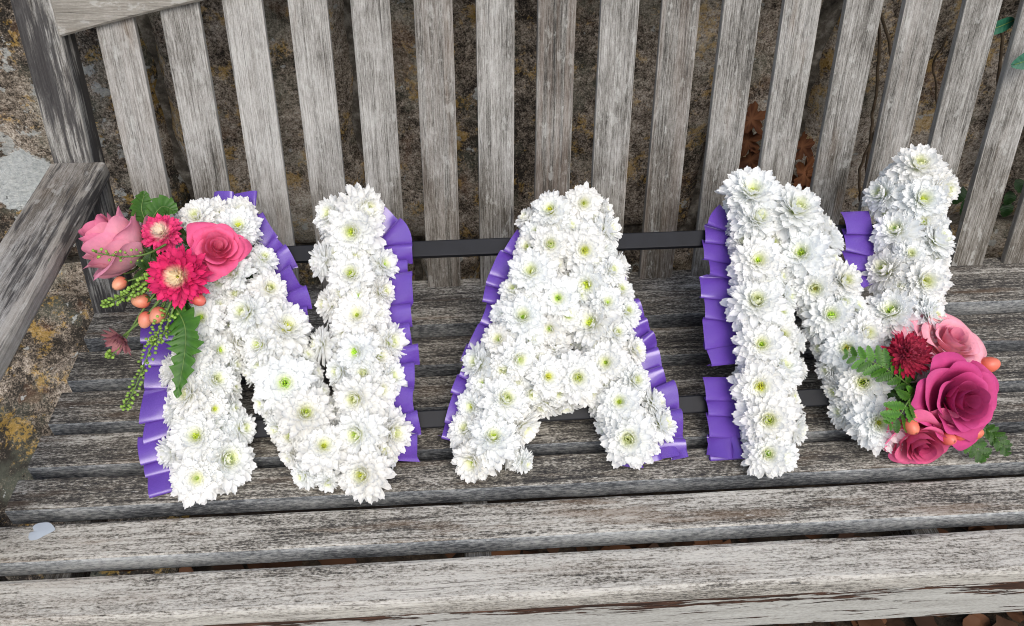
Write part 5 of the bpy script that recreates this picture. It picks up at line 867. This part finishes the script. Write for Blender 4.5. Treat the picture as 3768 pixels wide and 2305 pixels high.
frond(CURVES['fernC'], 'dark fern frond poking out below the magenta rose, nearer the pink rose', 7, .015, dark=.62)
frond(CURVES['fernD'], 'dark fern frond trailing to the right onto the seat slats', 9, .012, dark=.6)
# small dark filler foliage at the heart of each spray
def filler(pts, label, seed, n=9, ln=.03):
    rnd = random.Random(seed); c = Vector(pts[0]); root = tag(empty('foliage_sprig', Matrix.Translation(c)), label, 'foliage')
    for p in pts:
        p = Vector(p) - TOCAM * .012
        obj('twig', tube_mesh('twig', [Vector((0, 0, 0)) - TOCAM * .02, (p - c) * .5 - TOCAM * .02, p - c], .0012, M_STEM), root)
        for k in range(n):
            an = rnd.uniform(0, 6.28); dr = RX * math.cos(an) + RU * math.sin(an) + TOCAM * rnd.uniform(-.2, .7); e = p + dr * ln * rnd.uniform(.6, 1.0)
            me, o2 = leaf_mesh('leaflet', [p, (p + e) / 2 + TOCAM * .003, e], ln * .16, True, (.018, .05, .012), (.06, .13, .03), TOCAM + RU * rnd.gauss(0, .5) + RX * rnd.gauss(0, .5), .3, 5, .1)
            obj('leaflet', me, root, Matrix.Translation(o2 - c))
filler(CURVES['clA'], 'dark green leafy filler tucked between the blooms of the left spray', 4)
filler(CURVES['clB'], 'dark green leafy filler tucked between the blooms of the right spray', 9, 8, .026)

# ------------------------------------------------------------------ things behind and around the bench
def maple_mesh(seed, s):
    rnd = random.Random(seed); vs, fs, cs = [(0, 0, 0)], [], [(.30, .13, .06)]; n = 46
    for i in range(n):
        an = 6.2832 * i / n; lob = abs(math.cos(an * 2.5)) ** .8; r = s * (.42 + .58 * lob) * rnd.uniform(.82, 1.08)
        for q, zz in ((.55, .0), (1, 0)):
            x, y = r * q * math.cos(an), r * q * math.sin(an)
            vs.append((x, y, .35 * s * noise.noise(Vector((x / s * 1.6, y / s * 1.6, seed))) + .25 * s * q * q * rnd.uniform(.5, 1))); cs.append(lerp((.23, .095, .04), (.10, .035, .018), rnd.random()))
    for i in range(n):
        a, b = 1 + i * 2, 1 + ((i + 1) % n) * 2; fs += [(0, a, b), (a, a + 1, b + 1, b)]
    return mesh('dead_leaf', vs, fs, M_DEAD, True, cs)
DL = ['curled brown dead leaf wedged highest behind the slats right of centre', 'brown dead leaf hanging second highest behind the same gap in the slats', 'dark brown dead leaf lowest behind the left leaf-filled gap', 'crumpled brown dead leaf at the top of the right leaf-filled gap', 'light brown dead leaf just above the right N in the slat gap', 'brown dead leaf half hidden by the top of the right N']
for i, (p, lb) in enumerate(zip(DEAD, DL)):
    o = obj('dead_leaf', maple_mesh(i * 3 + 1, U(.026, .036)), None, aim(Vector(p), Vector((U(-.5, .5), -1, U(.0, .8))), U(0, 6))); tag(o, lb, 'dead leaf', 'dead leaves caught behind the bench')
    k = [.8, .7, .5, .7, 1.1, .9][i]; o.color = (k, k, k, 1)
iv = tag(empty('ivy_vine', Matrix.Translation(Vector(VINES[1][-1]))), 'thin bare brown ivy stems climbing the wall behind the right-hand slats', 'vine'); io = Vector(VINES[1][-1])
for k, l in enumerate(VINES):
    pts = smooth3(l, 50); pts = [q + Vector((.004 * noise.noise(q * 40), .004 * noise.noise(q * 35 + Vector((4, 4, 4))) - .004, 0)) - io for q in pts]
    obj('stem', tube_mesh('stem', pts, .0026 if k != 3 else .0018, M_VINE), iv)
for p in GREEN:
    p = Vector(p); e = p + Vector((U(-.02, .02), -.01, U(-.035, -.02)))
    me, o2 = leaf_mesh('ivy_leaf', [p, (p + e) / 2 + Vector((0, -.004, 0)), e], .013, True, (.012, .04, .01), (.03, .08, .02), (U(-.3, .3), -1, .4), .25, 4, .2)
    obj('ivy_leaf', me, iv, Matrix.Translation(o2 - io))
# glossy leaf of a plant reaching in front of the rightmost slat
def broad(name, base, tip, w, label, nrm, cat='leaf', c=((.012, .085, .05), (.03, .16, .09))):
    base, tip = Vector(base), Vector(tip); mid = (base + tip) / 2 + Vector(nrm).normalized() * .006
    me, org = leaf_mesh('blade', [base, mid, tip], w, False, c[0], c[1], nrm, fold=.3)
    r = tag(empty(name, Matrix.Translation(org)), label, cat); obj('blade', me, r)
    L = smooth3([base, mid, tip], 14); obj('midrib', tube_mesh('midrib', [q - org + Vector(nrm).normalized() * .0006 for q in L], .0006, M_STEM), r)
    e = base + (base - tip).normalized() * .03 + Vector((.02, .02, 0))
    obj('stalk', tube_mesh('stalk', [base - org, e - org], .0011, M_STEM), r); return r
broad('leaf', (1.585, .058, .352), (1.524, .045, .338), .0165, 'glossy teal green leaf in front of the slat at the right edge', NFB + Vector((0, 0, .3)))
broad('leaf', (1.560, .130, .372), (1.500, .125, .352), .010, 'dark green leaf tip behind the slats at upper right', NFB)
# pale heart-shaped petal stuck to the seat
hc = sum((Vector(q) for q in HEART), Vector()) / len(HEART)
rim = smooth3(list(HEART) + [HEART[0]], 48)[:-1]
vs = [(0, 0, .0003)] + [tuple((q - hc) * .6 + Vector((0, 0, .0003))) for q in rim] + [tuple(q - hc) for q in rim]; n = len(rim)
fs = [(0, 1 + i, 1 + (i + 1) % n) for i in range(n)] + [(1 + i, 1 + n + i, 1 + n + (i + 1) % n, 1 + (i + 1) % n) for i in range(n)]
tag(obj('petal', mesh('petal', vs, fs, M_HEART), None, Matrix.Translation(hc)), 'pale bluish heart-shaped petal lying on the seat at the lower left', 'petal')
# weed at the foot of the wall, left of the seat
wd = tag(empty('weed', Matrix.Translation((-.255, -.20, -.425))), 'small green weed growing at the foot of the wall beside the seat', 'weed')
rw = random.Random(3)
for k in range(9):
    an = rw.uniform(0, 6.28); e = Vector((math.cos(an) * .045, math.sin(an) * .04, rw.uniform(.02, .06))); m = e * .5 + Vector((0, 0, .02))
    obj('stem', tube_mesh('stem', smooth3([Vector((0, 0, 0)), m, e], 8), .0012, M_STEM), wd)
    t = e + Vector((math.cos(an), math.sin(an), -.2)) * .035
    me, o2 = leaf_mesh('leaf', [e, (e + t) / 2 + Vector((0, 0, .004)), t], .014, True, (.03, .09, .015), (.08, .19, .03), (0, 0, 1), .2, 4, .2); obj('leaf', me, wd, Matrix.Translation(o2))
# brown leaf litter lying under and in front of the bench
vs, fs, cs = [], [], []
rl = random.Random(8)
for k in range(700):
    c = Vector((rl.uniform(-.5, 2.2), rl.uniform(-.95, -.25), -.425 + rl.uniform(0, .02))); s = rl.uniform(.018, .04); R3 = Matrix.Rotation(rl.uniform(0, 6.28), 3, 'Z') @ Matrix.Rotation(rl.gauss(0, .4), 3, 'X'); b = len(vs)
    col = lerp((.03, .016, .010), (.15, .065, .03), rl.random() ** 1.3); vs.append(c); cs.append(col)
    for i in range(11):
        an = 6.2832 * i / 11; r = s * (.6 + .4 * abs(math.cos(an * 2.5))) * rl.uniform(.8, 1.1)
        vs.append(c + R3 @ Vector((r * math.cos(an), r * math.sin(an), rl.uniform(-.004, .010)))); cs.append(lerp(col, (.06, .03, .015), rl.uniform(0, .6)))
    for i in range(11): fs.append((b, b + 1 + i, b + 1 + (i + 1) % 11))
tag(obj('leaf_litter', mesh('leaf_litter', vs, fs, M_DEAD, True, cs)), 'brown dead leaves scattered on the ground under the bench', 'leaf litter', kind='stuff')
